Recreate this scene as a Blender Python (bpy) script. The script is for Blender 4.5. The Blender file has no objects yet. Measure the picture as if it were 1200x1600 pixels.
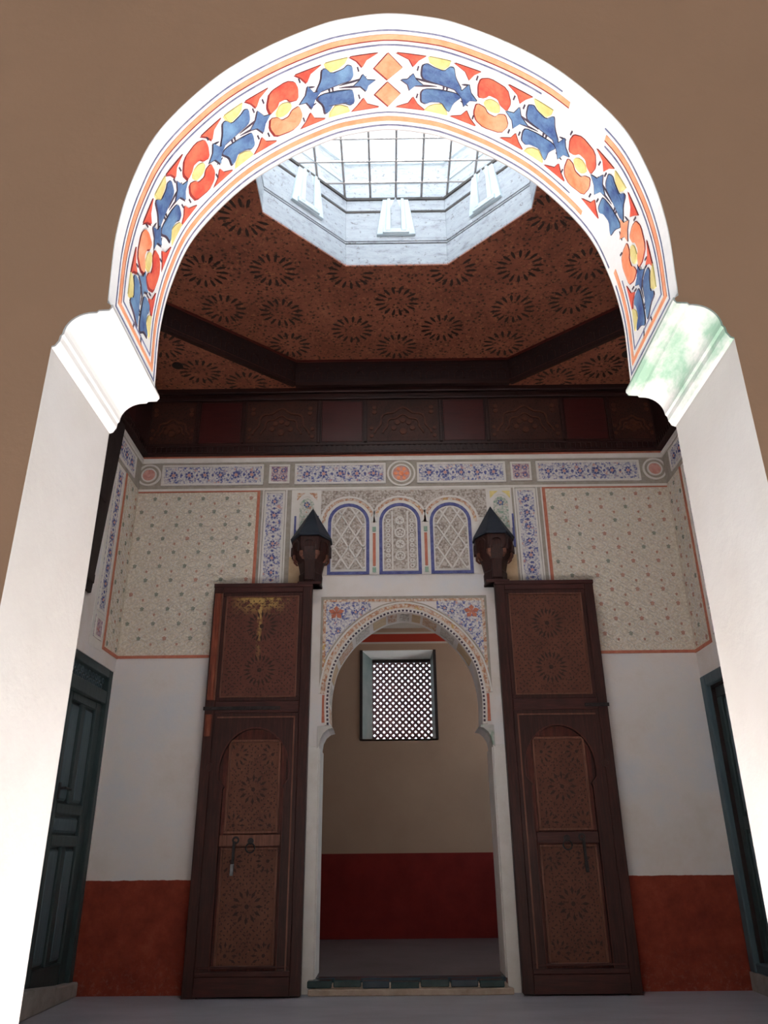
import bpy, bmesh, math, random
from mathutils import Vector, Matrix
random.seed(7)
C = bpy.context.scene
COL = C.collection
PI = math.pi
sin, cos = math.sin, math.cos

# ------------------------------------------------------------------ camera, sky, sun, exposure
cd = bpy.data.cameras.new('camera')
cam = bpy.data.objects.new('camera', cd)
COL.objects.link(cam)
cd.sensor_fit = 'VERTICAL'
cd.sensor_height = 36.0
cd.lens = 27.16
cd.clip_start = 0.05
cd.clip_end = 300
cam.matrix_world = Matrix(((0.999918, 0.011893, 0.004719, 0.0),
                           (0.009102, -0.401933, -0.915624, 0.0),
                           (-0.008993, 0.915592, -0.402008, 1.015),
                           (0, 0, 0, 1)))
C.camera = cam

world = bpy.data.worlds.new('sky')
C.world = world
world.use_nodes = True
bg = world.node_tree.nodes['Background']
bg.inputs['Color'].default_value = (0.74, 0.88, 1.0, 1)
bg.inputs['Strength'].default_value = 2.0

sd = bpy.data.lights.new('sun', 'SUN')
sd.energy = 90.0
sd.angle = 0.0093
sd.color = (1.0, 0.95, 0.87)
sun = bpy.data.objects.new('sun', sd)
COL.objects.link(sun)
sun.location = (0.1, 8, 14)
sun.rotation_euler = Vector((0.0, -1.0, -2.5)).to_track_quat('-Z', 'Y').to_euler()

C.view_settings.view_transform = 'Standard'
C.view_settings.look = 'None'
C.view_settings.gamma = 1.0
C.view_settings.exposure = 1.0
C.view_settings.use_curve_mapping = False
C.cycles.max_bounces = 14
C.cycles.diffuse_bounces = 10
C.cycles.use_denoising = True
C.cycles.sample_clamp_indirect = 8.0

# ------------------------------------------------------------------ room measures (metres)
XL, XR, YB = -2.5, 2.8, 7.0          # inner faces of side walls and back wall
YF0, YF1 = 1.275, 1.62               # front wall with the big arch
ZC1, ZC2 = 5.48, 5.77                # corner ceiling panels, octagon ceiling


# ------------------------------------------------------------------ materials
def lin(c):
    return tuple(((v / 255 / 12.92) if v / 255 <= 0.04045 else ((v / 255 + 0.055) / 1.055) ** 2.4) for v in c)


class NT:
    def __init__(s, name, rough=0.8, metal=0.0):
        s.m = bpy.data.materials.new(name)
        s.m.use_nodes = True
        s.t = s.m.node_tree
        s.b = s.t.nodes['Principled BSDF']
        s.b.inputs['Roughness'].default_value = rough
        s.b.inputs['Metallic'].default_value = metal
        s.b.inputs['Specular IOR Level'].default_value = 0.3
        s.co = s.n('ShaderNodeTexCoord').outputs['Object']

    def n(s, typ, **kw):
        nd = s.t.nodes.new(typ)
        for k, v in kw.items():
            if isinstance(v, tuple) and v and v[0] == 'set':
                continue
            setattr(nd, k, v)
        return nd

    def link(s, a, b):
        s.t.links.new(a, b)

    def noise(s, scale, detail=4, rough=0.6, vec=None, stretch=None):
        nd = s.n('ShaderNodeTexNoise')
        nd.inputs['Scale'].default_value = scale
        nd.inputs['Detail'].default_value = detail
        nd.inputs['Roughness'].default_value = rough
        v = vec or s.co
        if stretch:
            mp = s.n('ShaderNodeMapping')
            mp.inputs['Scale'].default_value = stretch
            s.link(v, mp.inputs['Vector'])
            v = mp.outputs['Vector']
        s.link(v, nd.inputs['Vector'])
        return nd.outputs['Fac']

    def voro(s, scale, feature='F1', out='Distance', vec=None):
        nd = s.n('ShaderNodeTexVoronoi', feature=feature)
        nd.inputs['Scale'].default_value = scale
        s.link(vec or s.co, nd.inputs['Vector'])
        return nd.outputs[out]

    def ramp(s, fac, stops, interp='LINEAR'):
        nd = s.n('ShaderNodeValToRGB')
        nd.color_ramp.interpolation = interp
        e = nd.color_ramp.elements
        while len(e) < len(stops):
            e.new(0.5)
        for i, (p, c) in enumerate(stops):
            e[i].position = p
            e[i].color = (*c, 1) if not isinstance(c, (int, float)) else (c, c, c, 1)
        s.link(fac, nd.inputs['Fac'])
        return nd.outputs['Color']

    def mix(s, fac, a, b, mode='MIX'):
        nd = s.n('ShaderNodeMix', data_type='RGBA', blend_type=mode)
        for sock, v in ((nd.inputs[0], fac), (nd.inputs[6], a), (nd.inputs[7], b)):
            if isinstance(v, (int, float)):
                sock.default_value = v
            elif isinstance(v, tuple):
                sock.default_value = (*v, 1)
            else:
                s.link(v, sock)
        return nd.outputs[2]

    def math(s, op, a, b=0.0, clamp=False):
        nd = s.n('ShaderNodeMath', operation=op, use_clamp=clamp)
        for sock, v in ((nd.inputs[0], a), (nd.inputs[1], b)):
            if isinstance(v, (int, float)):
                sock.default_value = v
            else:
                s.link(v, sock)
        return nd.outputs[0]

    def xyz(s):
        nd = s.n('ShaderNodeSeparateXYZ')
        s.link(s.co, nd.inputs[0])
        return nd.outputs

    def color(s, c):
        if isinstance(c, tuple):
            s.b.inputs['Base Color'].default_value = (*c, 1)
        else:
            s.link(c, s.b.inputs['Base Color'])
        return s

    def bump(s, h, strength=0.3, dist=0.01):
        nd = s.n('ShaderNodeBump')
        nd.inputs['Strength'].default_value = strength
        nd.inputs['Distance'].default_value = dist
        s.link(h, nd.inputs['Height'])
        s.link(nd.outputs['Normal'], s.b.inputs['Normal'])
        return s


def mottled(name, c1, c2, scale=3.0, rough=0.85, bump=0.15, fine=40.0, metal=0.0, stretch=None):
    k = NT(name, rough, metal)
    f = k.noise(scale, 6, 0.65, stretch=stretch)
    col = k.ramp(f, [(0.3, c1), (0.7, c2)])
    k.color(col)
    if bump:
        k.bump(k.noise(fine, 4, 0.6, stretch=stretch), bump, 0.01)
    return k.m


def wood(name, c1, c2, c3=None, axis='z', rough=0.6, scale=6.0, bump=0.25):
    k = NT(name, rough)
    st = {'z': (9, 9, 0.7), 'x': (0.7, 9, 9), 'y': (9, 0.7, 9)}[axis]
    f = k.noise(scale, 6, 0.7, stretch=st)
    col = k.ramp(f, [(0.28, c1), (0.55, c2), (0.8, c3 or c2)])
    w = k.noise(2.3, 5, 0.7)
    col = k.mix(k.ramp(w, [(0.45, 0.0), (0.75, 0.6)]), col, c1)
    k.color(col)
    k.bump(f, bump, 0.006)
    return k.m


def m_tan_wall():
    k = NT('tan limewash', 0.9)
    f = k.noise(1.1, 6, 0.6)
    c = k.ramp(f, [(0.3, (0.300, 0.168, 0.096)), (0.7, (0.348, 0.195, 0.113))])
    s = k.noise(3.2, 3, 0.5)
    c = k.mix(k.ramp(s, [(0.70, 0.0), (0.78, 0.35)]), c, (0.21, 0.11, 0.062))
    k.color(c)
    k.bump(k.noise(14, 5, 0.6), 0.12, 0.02)
    return k.m


def m_inner_wall():
    k = NT('pink white plaster over red dado', 0.85)
    x, y, z = k.xyz()
    f = k.noise(1.6, 7, 0.65)
    white = k.ramp(f, [(0.3, (0.64, 0.57, 0.51)), (0.50, (0.70, 0.65, 0.62)), (0.72, (0.62, 0.63, 0.66))])
    g = k.noise(5.0, 8, 0.75)
    red = k.ramp(g, [(0.25, (0.15, 0.020, 0.012)), (0.55, (0.26, 0.041, 0.021)), (0.8, (0.34, 0.075, 0.040))])
    spl = k.noise(24, 6, 0.8)
    low = k.math('MULTIPLY', k.math('SUBTRACT', 0.32, z), 3.0, True)
    scuff = k.math('MULTIPLY', k.ramp(spl, [(0.52, 0.0), (0.7, 1.0)]), low)
    red = k.mix(k.math('MULTIPLY', scuff, 0.55), red, (0.36, 0.22, 0.19))
    edge = k.math('ADD', k.math('SUBTRACT', z, 0.812), k.math('MULTIPLY', k.math('SUBTRACT', k.noise(9, 3), 0.5), 0.02))
    c = k.mix(k.math('MULTIPLY', edge, 300.0, True), red, white)
    k.color(c)
    k.bump(k.noise(18, 5, 0.6), 0.12, 0.015)
    return k.m


def m_alcove_wall():
    k = NT('alcove plaster over red dado', 0.9)
    x, y, z = k.xyz()
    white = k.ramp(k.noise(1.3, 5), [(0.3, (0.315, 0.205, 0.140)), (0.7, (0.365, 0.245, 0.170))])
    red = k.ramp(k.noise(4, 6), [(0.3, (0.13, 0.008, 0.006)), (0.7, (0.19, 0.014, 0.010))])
    stripe = k.math('MULTIPLY', k.math('SUBTRACT', 0.055, k.math('ABSOLUTE', k.math('SUBTRACT', z, 3.59))), 300, True)
    wht = k.math('MULTIPLY', k.math('SUBTRACT', 0.08, k.math('ABSOLUTE', k.math('SUBTRACT', z, 3.59))), 300, True)
    c = k.mix(k.math('MULTIPLY', k.math('SUBTRACT', z, 0.99), 300, True), red, white)
    c = k.mix(wht, c, (0.45, 0.38, 0.31))
    c = k.mix(stripe, c, (0.30, 0.03, 0.014))
    k.color(c)
    k.bump(k.noise(14, 4), 0.1, 0.015)
    return k.m


def m_white_reveal():
    k = NT('white plaster of the arch', 0.8)
    f = k.noise(2.0, 6, 0.6)
    c = k.ramp(f, [(0.3, (0.385, 0.35, 0.31)), (0.6, (0.42, 0.395, 0.365)), (0.8, (0.39, 0.36, 0.32))])
    k.color(c)
    k.bump(k.noise(11, 5, 0.6), 0.15, 0.015)
    return k.m


def m_impost():
    k = NT('impost plaster with green stain', 0.75)
    x, y, z = k.xyz()
    f = k.noise(7, 6, 0.65, stretch=(1, 0.5, 1))
    right = k.math('GREATER_THAN', x, 0.0)
    thr = k.math('ADD', f, k.math("MULTIPLY", right, 0.13))
    st = k.ramp(thr, [(0.60, 0.0), (0.74, 0.75)])
    c = k.mix(st, (0.50, 0.48, 0.45), (0.11, 0.27, 0.16))
    k.color(c)
    k.bump(k.noise(30, 4), 0.15, 0.01)
    return k.m


def m_paint(name, c1, c2, scale=22):
    k = NT(name, 0.6)
    k.color(k.ramp(k.noise(scale, 5, 0.7), [(0.32, c1), (0.68, c2)]))
    return k.m


def m_floor():
    k = NT('worn grey cement floor', 0.42)
    f = k.noise(1.7, 7, 0.65, stretch=(0.6, 1.6, 1))
    k.color(k.ramp(f, [(0.3, (0.31, 0.305, 0.335)), (0.6, (0.41, 0.405, 0.44)), (0.8, (0.36, 0.355, 0.385))]))
    k.bump(k.noise(6, 6, 0.6), 0.1, 0.01)
    return k.m


def m_arabesque(name, base, b1, b2, pink):
    k = NT(name, 0.85)
    warp = k.noise(9, 3)
    v = k.voro(34)
    n2 = k.noise(44, 3, 0.7)
    n3 = k.noise(17, 3, 0.6)
    c = k.ramp(n2, [(0.40, b1), (0.5, base), (0.62, b2)])
    c = k.mix(k.ramp(v, [(0.30, 1.0), (0.42, 0.0)], 'LINEAR'), c, b2)
    c = k.mix(k.ramp(n3, [(0.60, 0.0), (0.68, 0.8)]), c, pink)
    k.color(c)
    k.bump(v, 0.5, 0.01)
    return k.m


def m_diaper():
    k = NT('carved cream diaper stucco', 0.85)
    v = k.voro(46, 'SMOOTH_F1')
    c = k.ramp(v, [(0.12, (0.74, 0.67, 0.56)), (0.5, (0.60, 0.53, 0.43))])
    d = k.noise(52, 4, 0.7)
    c = k.mix(k.ramp(d, [(0.52, 0.0), (0.66, 0.75)]), c, (0.80, 0.76, 0.68))
    c = k.mix(k.ramp(d, [(0.32, 0.6), (0.44, 0.0)]), c, (0.40, 0.34, 0.28))
    p = k.noise(24, 2)
    c = k.mix(k.ramp(p, [(0.60, 0.0), (0.70, 0.25)]), c, (0.55, 0.27, 0.20))
    k.color(c)
    k.bump(d, 0.6, 0.012)
    return k.m


def m_ceiling():
    k = NT('painted red brown ceiling boards', 0.55)
    f = k.noise(2.2, 6, 0.7)
    c = k.ramp(f, [(0.3, (0.18, 0.056, 0.034)), (0.6, (0.30, 0.10, 0.058)), (0.8, (0.40, 0.15, 0.086))])
    v = k.voro(19, 'F1')
    c = k.mix(k.ramp(v, [(0.20, 0.85), (0.30, 0.0)]), c, (0.035, 0.016, 0.012))
    n = k.noise(34, 3)
    c = k.mix(k.ramp(n, [(0.56, 0.0), (0.65, 0.75)]), c, (0.05, 0.02, 0.015))
    n4 = k.noise(28, 3, 0.6, stretch=(1.3, 1, 1))
    c = k.mix(k.ramp(n4, [(0.58, 0.0), (0.67, 0.55)]), c, (0.44, 0.18, 0.085))
    k.color(c)
    k.bump(k.noise(9, 5, stretch=(0.5, 6, 1)), 0.2, 0.006)
    return k.m


def m_carved(name, c1, c2, dark, gold=None):
    k = NT(name, 0.6)
    x, y, z = k.xyz()
    f = k.noise(4.5, 6, 0.7)
    c = k.ramp(f, [(0.3, c1), (0.7, c2)])
    v = k.voro(38)
    c = k.mix(k.ramp(v, [(0.2, 0.75), (0.34, 0.0)]), c, dark)
    n = k.noise(60, 3)
    c = k.mix(k.ramp(n, [(0.62, 0.0), (0.72, 0.6)]), c, (c2[0] * 1.5, c2[1] * 1.7, c2[2] * 1.6))
    if gold:
        # worn yellow paint left along the top edge and down the middle joint
        gx, gz = gold
        dx = k.math('ABSOLUTE', k.math('SUBTRACT', x, gx))
        top = k.math('SUBTRACT', z, gz)
        wear = k.noise(20, 5, 0.7)
        w1 = k.math('MULTIPLY', k.math('MULTIPLY', k.math('SUBTRACT', 0.28, dx), 6, True), k.math('MULTIPLY', k.math('ADD', top, 0.17), 7, True))
        w2 = k.math('MULTIPLY', k.math('MULTIPLY', k.math('SUBTRACT', 0.028, dx), 60, True), k.math('MULTIPLY', k.math('ADD', top, 0.62), 2, True))
        m = k.math('MULTIPLY', k.math('MAXIMUM', w1, w2), k.ramp(wear, [(0.44, 0.0), (0.55, 1.0)]))
        c = k.mix(m, c, (0.42, 0.27, 0.09))
    k.color(c)
    k.bump(v, 0.4, 0.006)
    return k.m


def m_lantern():
    k = NT('weathered whitewashed lantern wood', 0.75)
    f = k.noise(7, 7, 0.75, stretch=(1, 1, 3))
    c = k.ramp(f, [(0.28, (0.18, 0.185, 0.205)), (0.45, (0.32, 0.345, 0.38)), (0.7, (0.385, 0.415, 0.45))])
    g = k.noise(26, 4, 0.7)
    c = k.mix(k.ramp(g, [(0.58, 0.0), (0.68, 0.75)]), c, (0.13, 0.12, 0.115))
    k.color(c)
    k.bump(f, 0.25, 0.006)
    return k.m


def m_step():
    k = NT('pitted pale mortar', 0.9)
    f = k.noise(12, 6, 0.7)
    k.color(k.ramp(f, [(0.3, (0.34, 0.26, 0.20)), (0.7, (0.48, 0.39, 0.31))]))
    k.bump(f, 0.4, 0.015)
    return k.m


M = {}
M['tan'] = m_tan_wall()
M['inner'] = m_inner_wall()
M['alcove'] = m_alcove_wall()
M['alc_ceil'] = mottled('alcove ceiling plaster', (0.50, 0.45, 0.38), (0.58, 0.52, 0.45), 2)
M['reveal'] = m_white_reveal()
M['impost'] = m_impost()
M['soffit'] = mottled('whitewashed soffit plaster', (0.76, 0.73, 0.69), (0.82, 0.80, 0.77), 3)
M['floor'] = m_floor()
M['floor_dark'] = mottled('dark red brown cement floor', (0.085, 0.062, 0.062), (0.125, 0.098, 0.10), 2.5, 0.5, 0.1)
M['arab'] = m_arabesque('blue arabesque stucco', (0.50, 0.48, 0.50), (0.11, 0.13, 0.34), (0.66, 0.63, 0.61), (0.60, 0.30, 0.24))
M['arab_pale'] = m_arabesque('pale arabesque stucco', (0.52, 0.48, 0.43), (0.36, 0.32, 0.28), (0.64, 0.60, 0.55), (0.52, 0.40, 0.30))
M['arab_purple'] = m_arabesque('purple arabesque stucco', (0.46, 0.33, 0.34), (0.22, 0.13, 0.26), (0.60, 0.50, 0.48), (0.52, 0.16, 0.12))
M['arab_terra'] = m_arabesque('terracotta arabesque stucco', (0.55, 0.36, 0.26), (0.45, 0.20, 0.11), (0.66, 0.56, 0.47), (0.56, 0.36, 0.10))
M['diaper'] = m_diaper()
M['arab_green'] = m_arabesque('green arabesque stucco', (0.50, 0.49, 0.42), (0.24, 0.36, 0.28), (0.62, 0.60, 0.55), (0.52, 0.22, 0.14))
M['arab_dim'] = m_arabesque('dim carved ground', (0.43, 0.37, 0.32), (0.27, 0.22, 0.185), (0.55, 0.50, 0.45), (0.40, 0.30, 0.24))
M['stucco'] = mottled('white stucco ridge', (0.64, 0.60, 0.55), (0.72, 0.69, 0.65), 8, bump=0.2)
M['taupe'] = mottled('taupe painted ground', (0.30, 0.26, 0.21), (0.40, 0.36, 0.31), 14, bump=0.25)
M['redline'] = m_paint('red painted line', (0.44, 0.12, 0.07), (0.54, 0.20, 0.125))
M['cobalt'] = m_paint('cobalt painted border', (0.055, 0.06, 0.20), (0.13, 0.145, 0.33))
M['orange_paint'] = m_paint('salmon painted line', (0.78, 0.28, 0.13), (0.88, 0.40, 0.22))
M['red_paint'] = m_paint('red wash paint', (0.60, 0.045, 0.035), (0.80, 0.19, 0.10), 12)
M['orange_cell'] = m_paint('orange wash paint', (0.78, 0.20, 0.08), (0.88, 0.42, 0.24), 12)
M['blue_paint'] = m_paint('blue wash paint', (0.035, 0.06, 0.19), (0.18, 0.32, 0.48), 13)
M['yellow_paint'] = m_paint('yellow wash paint', (0.62, 0.49, 0.16), (0.80, 0.68, 0.30))
M['ink'] = m_paint('dark paint and recess shadow', (0.03, 0.03, 0.05), (0.10, 0.06, 0.08))
M['darkred'] = m_paint('dark red paint and recess shadow', (0.22, 0.02, 0.02), (0.34, 0.05, 0.04))
M['navyline'] = m_paint('faded navy line', (0.10, 0.11, 0.22), (0.26, 0.27, 0.36), 40)
M['green_paint'] = m_paint('faded green paint', (0.20, 0.33, 0.25), (0.36, 0.46, 0.36))
M['pink'] = m_paint('pink blossom paint', (0.55, 0.24, 0.20), (0.66, 0.38, 0.32))
M['sprig_green'] = m_paint('green sprig paint', (0.20, 0.22, 0.17), (0.31, 0.32, 0.26))
M['sprig_red'] = m_paint('red sprig paint', (0.42, 0.20, 0.15), (0.50, 0.29, 0.22))
M['ceil'] = m_ceiling()
M['beam'] = wood('dark beam wood', (0.012, 0.007, 0.008), (0.024, 0.012, 0.012), (0.045, 0.018, 0.015), 'x', 0.5)
M['red_mould'] = wood('dark red moulding', (0.055, 0.008, 0.007), (0.09, 0.014, 0.010), None, 'x', 0.5)
M['frieze'] = wood('dark frieze wood', (0.015, 0.006, 0.006), (0.030, 0.010, 0.008), (0.055, 0.017, 0.012), 'x', 0.5)
M['frieze_red'] = wood('deep red panel paint', (0.034, 0.007, 0.007), (0.055, 0.010, 0.009), None, 'x', 0.45)
M['frieze_carve'] = m_carved('carved frieze panel', (0.030, 0.011, 0.008), (0.060, 0.019, 0.012), (0.012, 0.007, 0.006))
M['frieze_orange'] = m_paint('worn orange carving', (0.055, 0.018, 0.011), (0.11, 0.035, 0.018))
M['petal'] = m_paint('black painted petal', (0.022, 0.012, 0.010), (0.05, 0.022, 0.016))
M['knot'] = m_paint('dark round boss', (0.02, 0.015, 0.012), (0.04, 0.025, 0.02))
M['door'] = wood('dark red brown door wood', (0.017, 0.007, 0.006), (0.046, 0.013, 0.010), (0.10, 0.029, 0.020), 'z', 0.5)
M['door_h'] = wood('dark door rail wood', (0.022, 0.009, 0.008), (0.060, 0.017, 0.014), (0.115, 0.034, 0.025), 'x', 0.5)
M['worn'] = wood('worn red orange stile', (0.06, 0.015, 0.010), (0.21, 0.048, 0.024), (0.40, 0.17, 0.10), 'z', 0.5, 4)
M['inlay'] = m_paint('dark brown inlay', (0.030, 0.013, 0.010), (0.055, 0.021, 0.014))
M['door_red'] = wood('worn red door edge', (0.035, 0.010, 0.008), (0.10, 0.022, 0.014), (0.20, 0.065, 0.040), 'z', 0.5)
M['bead'] = wood('worn orange bead', (0.09, 0.032, 0.021), (0.18, 0.072, 0.046), (0.28, 0.14, 0.10), 'z', 0.5)
M['carve_l'] = m_carved('carved orange brown panel', (0.095, 0.033, 0.020), (0.165, 0.062, 0.036), (0.038, 0.016, 0.012))
M['carve_gold'] = m_carved('carved panel with worn yellow paint', (0.085, 0.027, 0.019), (0.14, 0.045, 0.029), (0.032, 0.013, 0.010), gold=(-0.02, 3.17))
M['carve_r'] = m_carved('carved brown panel', (0.085, 0.028, 0.017), (0.14, 0.048, 0.028), (0.032, 0.013, 0.010))
M['iron'] = mottled('dark wrought iron', (0.018, 0.017, 0.018), (0.05, 0.045, 0.045), 15, 0.5, 0.3, 60, 0.6)
M['steel'] = mottled('dull grey iron tip', (0.16, 0.18, 0.19), (0.26, 0.28, 0.29), 20, 0.5, 0.2, 60, 0.4)
M['slate'] = mottled('slate blue metal cap', (0.020, 0.027, 0.040), (0.038, 0.048, 0.065), 6, 0.55, 0.1, 40, 0.2)
M['corbel'] = wood('carved corbel wood', (0.016, 0.007, 0.006), (0.040, 0.013, 0.010), (0.08, 0.026, 0.017), 'z', 0.5)
M['beige'] = mottled('beige plaster patch', (0.52, 0.37, 0.22), (0.62, 0.47, 0.31), 10)
M['teal'] = wood('dark green door paint', (0.020, 0.034, 0.035), (0.035, 0.056, 0.058), (0.050, 0.076, 0.080), 'z', 0.5, 4, 0.15)
M['teal_l'] = wood('blue green panel paint', (0.052, 0.085, 0.100), (0.076, 0.118, 0.135), (0.098, 0.148, 0.165), 'z', 0.5, 4, 0.15)
M['lantern'] = m_lantern()
M['lantern_l'] = mottled('pale blue white lantern paint', (0.42, 0.50, 0.55), (0.52, 0.60, 0.64), 8, 0.7, 0.2)
M['lantern_d'] = mottled('dark grey groove', (0.05, 0.045, 0.042), (0.10, 0.09, 0.085), 9, 0.8, 0.2)  # dark tone of the grooves and the ledge
M['grille'] = mottled('grey iron grille', (0.26, 0.24, 0.24), (0.36, 0.34, 0.33), 12, 0.6, 0.1, 50, 0.3)
M['tile'] = mottled('dark green glazed tile', (0.012, 0.032, 0.034), (0.028, 0.062, 0.062), 9, 0.25, 0.1)
M['tile2'] = mottled('blue green tile and reflection tint', (0.018, 0.034, 0.050), (0.035, 0.055, 0.075), 9, 0.25, 0.1)
M['mortar'] = m_step()
M['kerb'] = mottled('grey stone kerb', (0.22, 0.20, 0.18), (0.34, 0.31, 0.28), 10, 0.8, 0.3)
M['win_green'] = mottled('grey green window jamb', (0.16, 0.215, 0.20), (0.25, 0.31, 0.29), 4, 0.6, 0.1)
M['win_white'] = mottled('pale green white lintel', (0.74, 0.79, 0.74), (0.82, 0.86, 0.82), 4, 0.7, 0.1)
M['lattice'] = mottled('purple brown lattice wood', (0.20, 0.11, 0.12), (0.30, 0.18, 0.19), 20, 0.6, 0.1)
M['black'] = mottled('dark wood and shadow gap', (0.018, 0.011, 0.010), (0.032, 0.020, 0.018), 10, 0.7, 0.1)  # dark wood; also paints the shadow gaps beside the window jambs
M['stone'] = mottled('pale roof plaster', (0.50, 0.44, 0.38), (0.58, 0.52, 0.46), 3)


# ------------------------------------------------------------------ mesh helpers
class MB:
    def __init__(s):
        s.v, s.f, s.mi = [], [], []

    def face(s, idx, mi=0):
        s.f.append(tuple(idx))
        s.mi.append(mi)

    def add(s, pts):
        k = len(s.v)
        s.v += [tuple(p) for p in pts]
        return list(range(k, k + len(pts)))

    def prism(s, poly, d0, d1, fr, mi=0, side=None, top=None):
        """poly: (u, v) outline; d0 base depth, d1 top depth; top: optional smaller outline at d1"""
        n = len(poly)
        a = s.add([fr(u, v, d0) for u, v in poly])
        b = s.add([fr(u, v, d1) for u, v in (top or poly)])
        sm = mi if side is None else side
        s.face(a[::-1], mi)
        s.face(b, mi)
        for i in range(n):
            j = (i + 1) % n
            s.face((a[i], a[j], b[j], b[i]), sm)

    def box(s, x0, x1, y0, y1, z0, z1, mi=0):
        s.prism([(x0, y0), (x1, y0), (x1, y1), (x0, y1)], z0, z1, lambda u, v, d: (u, v, d), mi)

    def rect(s, u0, u1, v0, v1, d0, d1, fr, mi=0, side=None):
        s.prism([(u0, v0), (u1, v0), (u1, v1), (u0, v1)], d0, d1, fr, mi, side)

    def frame(s, u0, u1, v0, v1, w, d0, d1, fr, mi=0):
        s.rect(u0, u1, v1 - w, v1, d0, d1, fr, mi)
        s.rect(u0, u1, v0, v0 + w, d0, d1, fr, mi)
        s.rect(u0, u0 + w, v0 + w, v1 - w, d0, d1, fr, mi)
        s.rect(u1 - w, u1, v0 + w, v1 - w, d0, d1, fr, mi)

    def strip(s, A, B, d0, d1, fr, mi=0, closed=False):
        """band between two polylines, raised from d0 to d1"""
        n = len(A)
        a0 = s.add([fr(u, v, d0) for u, v in A])
        b0 = s.add([fr(u, v, d0) for u, v in B])
        a1 = s.add([fr(u, v, d1) for u, v in A])
        b1 = s.add([fr(u, v, d1) for u, v in B])
        for i in range(n if closed else n - 1):
            j = (i + 1) % n
            s.face((a1[i], a1[j], b1[j], b1[i]), mi)
            s.face((a0[i], b0[i], b0[j], a0[j]), mi)
            s.face((a0[i], a0[j], a1[j], a1[i]), mi)
            s.face((b0[j], b0[i], b1[i], b1[j]), mi)
        if not closed:
            s.face((a0[0], a1[0], b1[0], b0[0]), mi)
            s.face((a0[-1], b0[-1], b1[-1], a1[-1]), mi)

    def disc(s, u, v, r, d0, d1, fr, n=20, mi=0, ry=None):
        s.prism([(u + r * cos(2 * PI * i / n), v + (ry or r) * sin(2 * PI * i / n)) for i in range(n)], d0, d1, fr, mi)

    def ring(s, u, v, r0, r1, d0, d1, fr, n=24, mi=0, a0=0, a1=2 * PI):
        full = abs(a1 - a0 - 2 * PI) < 1e-6
        k = n if full else n + 1
        A = [(u + r0 * cos(a0 + (a1 - a0) * i / n), v + r0 * sin(a0 + (a1 - a0) * i / n)) for i in range(k)]
        B = [(u + r1 * cos(a0 + (a1 - a0) * i / n), v + r1 * sin(a0 + (a1 - a0) * i / n)) for i in range(k)]
        s.strip(A, B, d0, d1, fr, mi, full)

    def tube(s, pts, r, n=8, mi=0):
        rings = []
        P = [Vector(p) for p in pts]
        for i, p in enumerate(P):
            t = (P[min(i + 1, len(P) - 1)] - P[max(i - 1, 0)]).normalized()
            a = t.orthogonal().normalized()
            if abs(t.z) < 0.9:
                a = t.cross(Vector((0, 0, 1))).normalized()
            else:
                a = t.cross(Vector((1, 0, 0))).normalized()
            b = t.cross(a)
            rings.append(s.add([p + r * (cos(2 * PI * k / n) * a + sin(2 * PI * k / n) * b) for k in range(n)]))
        for q in range(len(rings) - 1):
            for k in range(n):
                s.face((rings[q][k], rings[q][(k + 1) % n], rings[q + 1][(k + 1) % n], rings[q + 1][k]), mi)
        s.face(rings[0][::-1], mi)
        s.face(rings[-1], mi)

    def loft(s, rings, mi=0, cap=True):
        R = [s.add(r) for r in rings]
        n = len(R[0])
        for q in range(len(R) - 1):
            for k in range(n):
                s.face((R[q][k], R[q][(k + 1) % n], R[q + 1][(k + 1) % n], R[q + 1][k]), mi)
        if cap:
            s.face(R[0][::-1], mi)
            s.face(R[-1], mi)

    def mesh(s, name, mats):
        me = bpy.data.meshes.new(name)
        me.from_pydata(s.v, [], s.f)
        for m in (mats if isinstance(mats, (list, tuple)) else [mats]):
            me.materials.append(m)
        for p, i in zip(me.polygons, s.mi):
            p.material_index = i
        bm = bmesh.new()
        bm.from_mesh(me)
        bmesh.ops.recalc_face_normals(bm, faces=bm.faces)
        bm.to_mesh(me)
        bm.free()
        return me

    def build(s, name, mats, parent=None, bevel=0.0, kind=None, label=None, loc=None):
        return link(s.mesh(name, mats), name, parent, bevel, kind, label, loc)


def link(me, name, parent=None, bevel=0.0, kind=None, label=None, loc=None, rot=None):
    o = bpy.data.objects.new(name, me)
    COL.objects.link(o)
    if parent is not None:
        o.parent = parent
    if loc is not None:
        o.location = loc
    if rot is not None:
        o.rotation_euler = rot
    if bevel:
        b = o.modifiers.new('bevel', 'BEVEL')
        b.width = bevel
        b.segments = 1
        b.limit_method = 'ANGLE'
        b.angle_limit = math.radians(40)
    if kind:
        o['kind'] = kind
    if label:
        o['label'] = label
    return o


def tag(o, label, cat, group=None, kind=None):
    o['label'] = label
    o['category'] = cat
    if group:
        o['group'] = group
    if kind:
        o['kind'] = kind
    return o


def empty(name, loc=(0, 0, 0), rotz=0.0):
    o = bpy.data.objects.new(name, None)
    COL.objects.link(o)
    o.location = loc
    o.rotation_euler = (0, 0, rotz)
    return o


FB = lambda u, v, d: (u, YB - d, v)          # on the back wall, d out of the wall
FL = lambda u, v, d: (XL + d, u, v)          # on the left wall (u runs along y)
FR = lambda u, v, d: (XR - d, u, v)          # on the right wall
UP = lambda u, v, d: (u, v, d)


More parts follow.
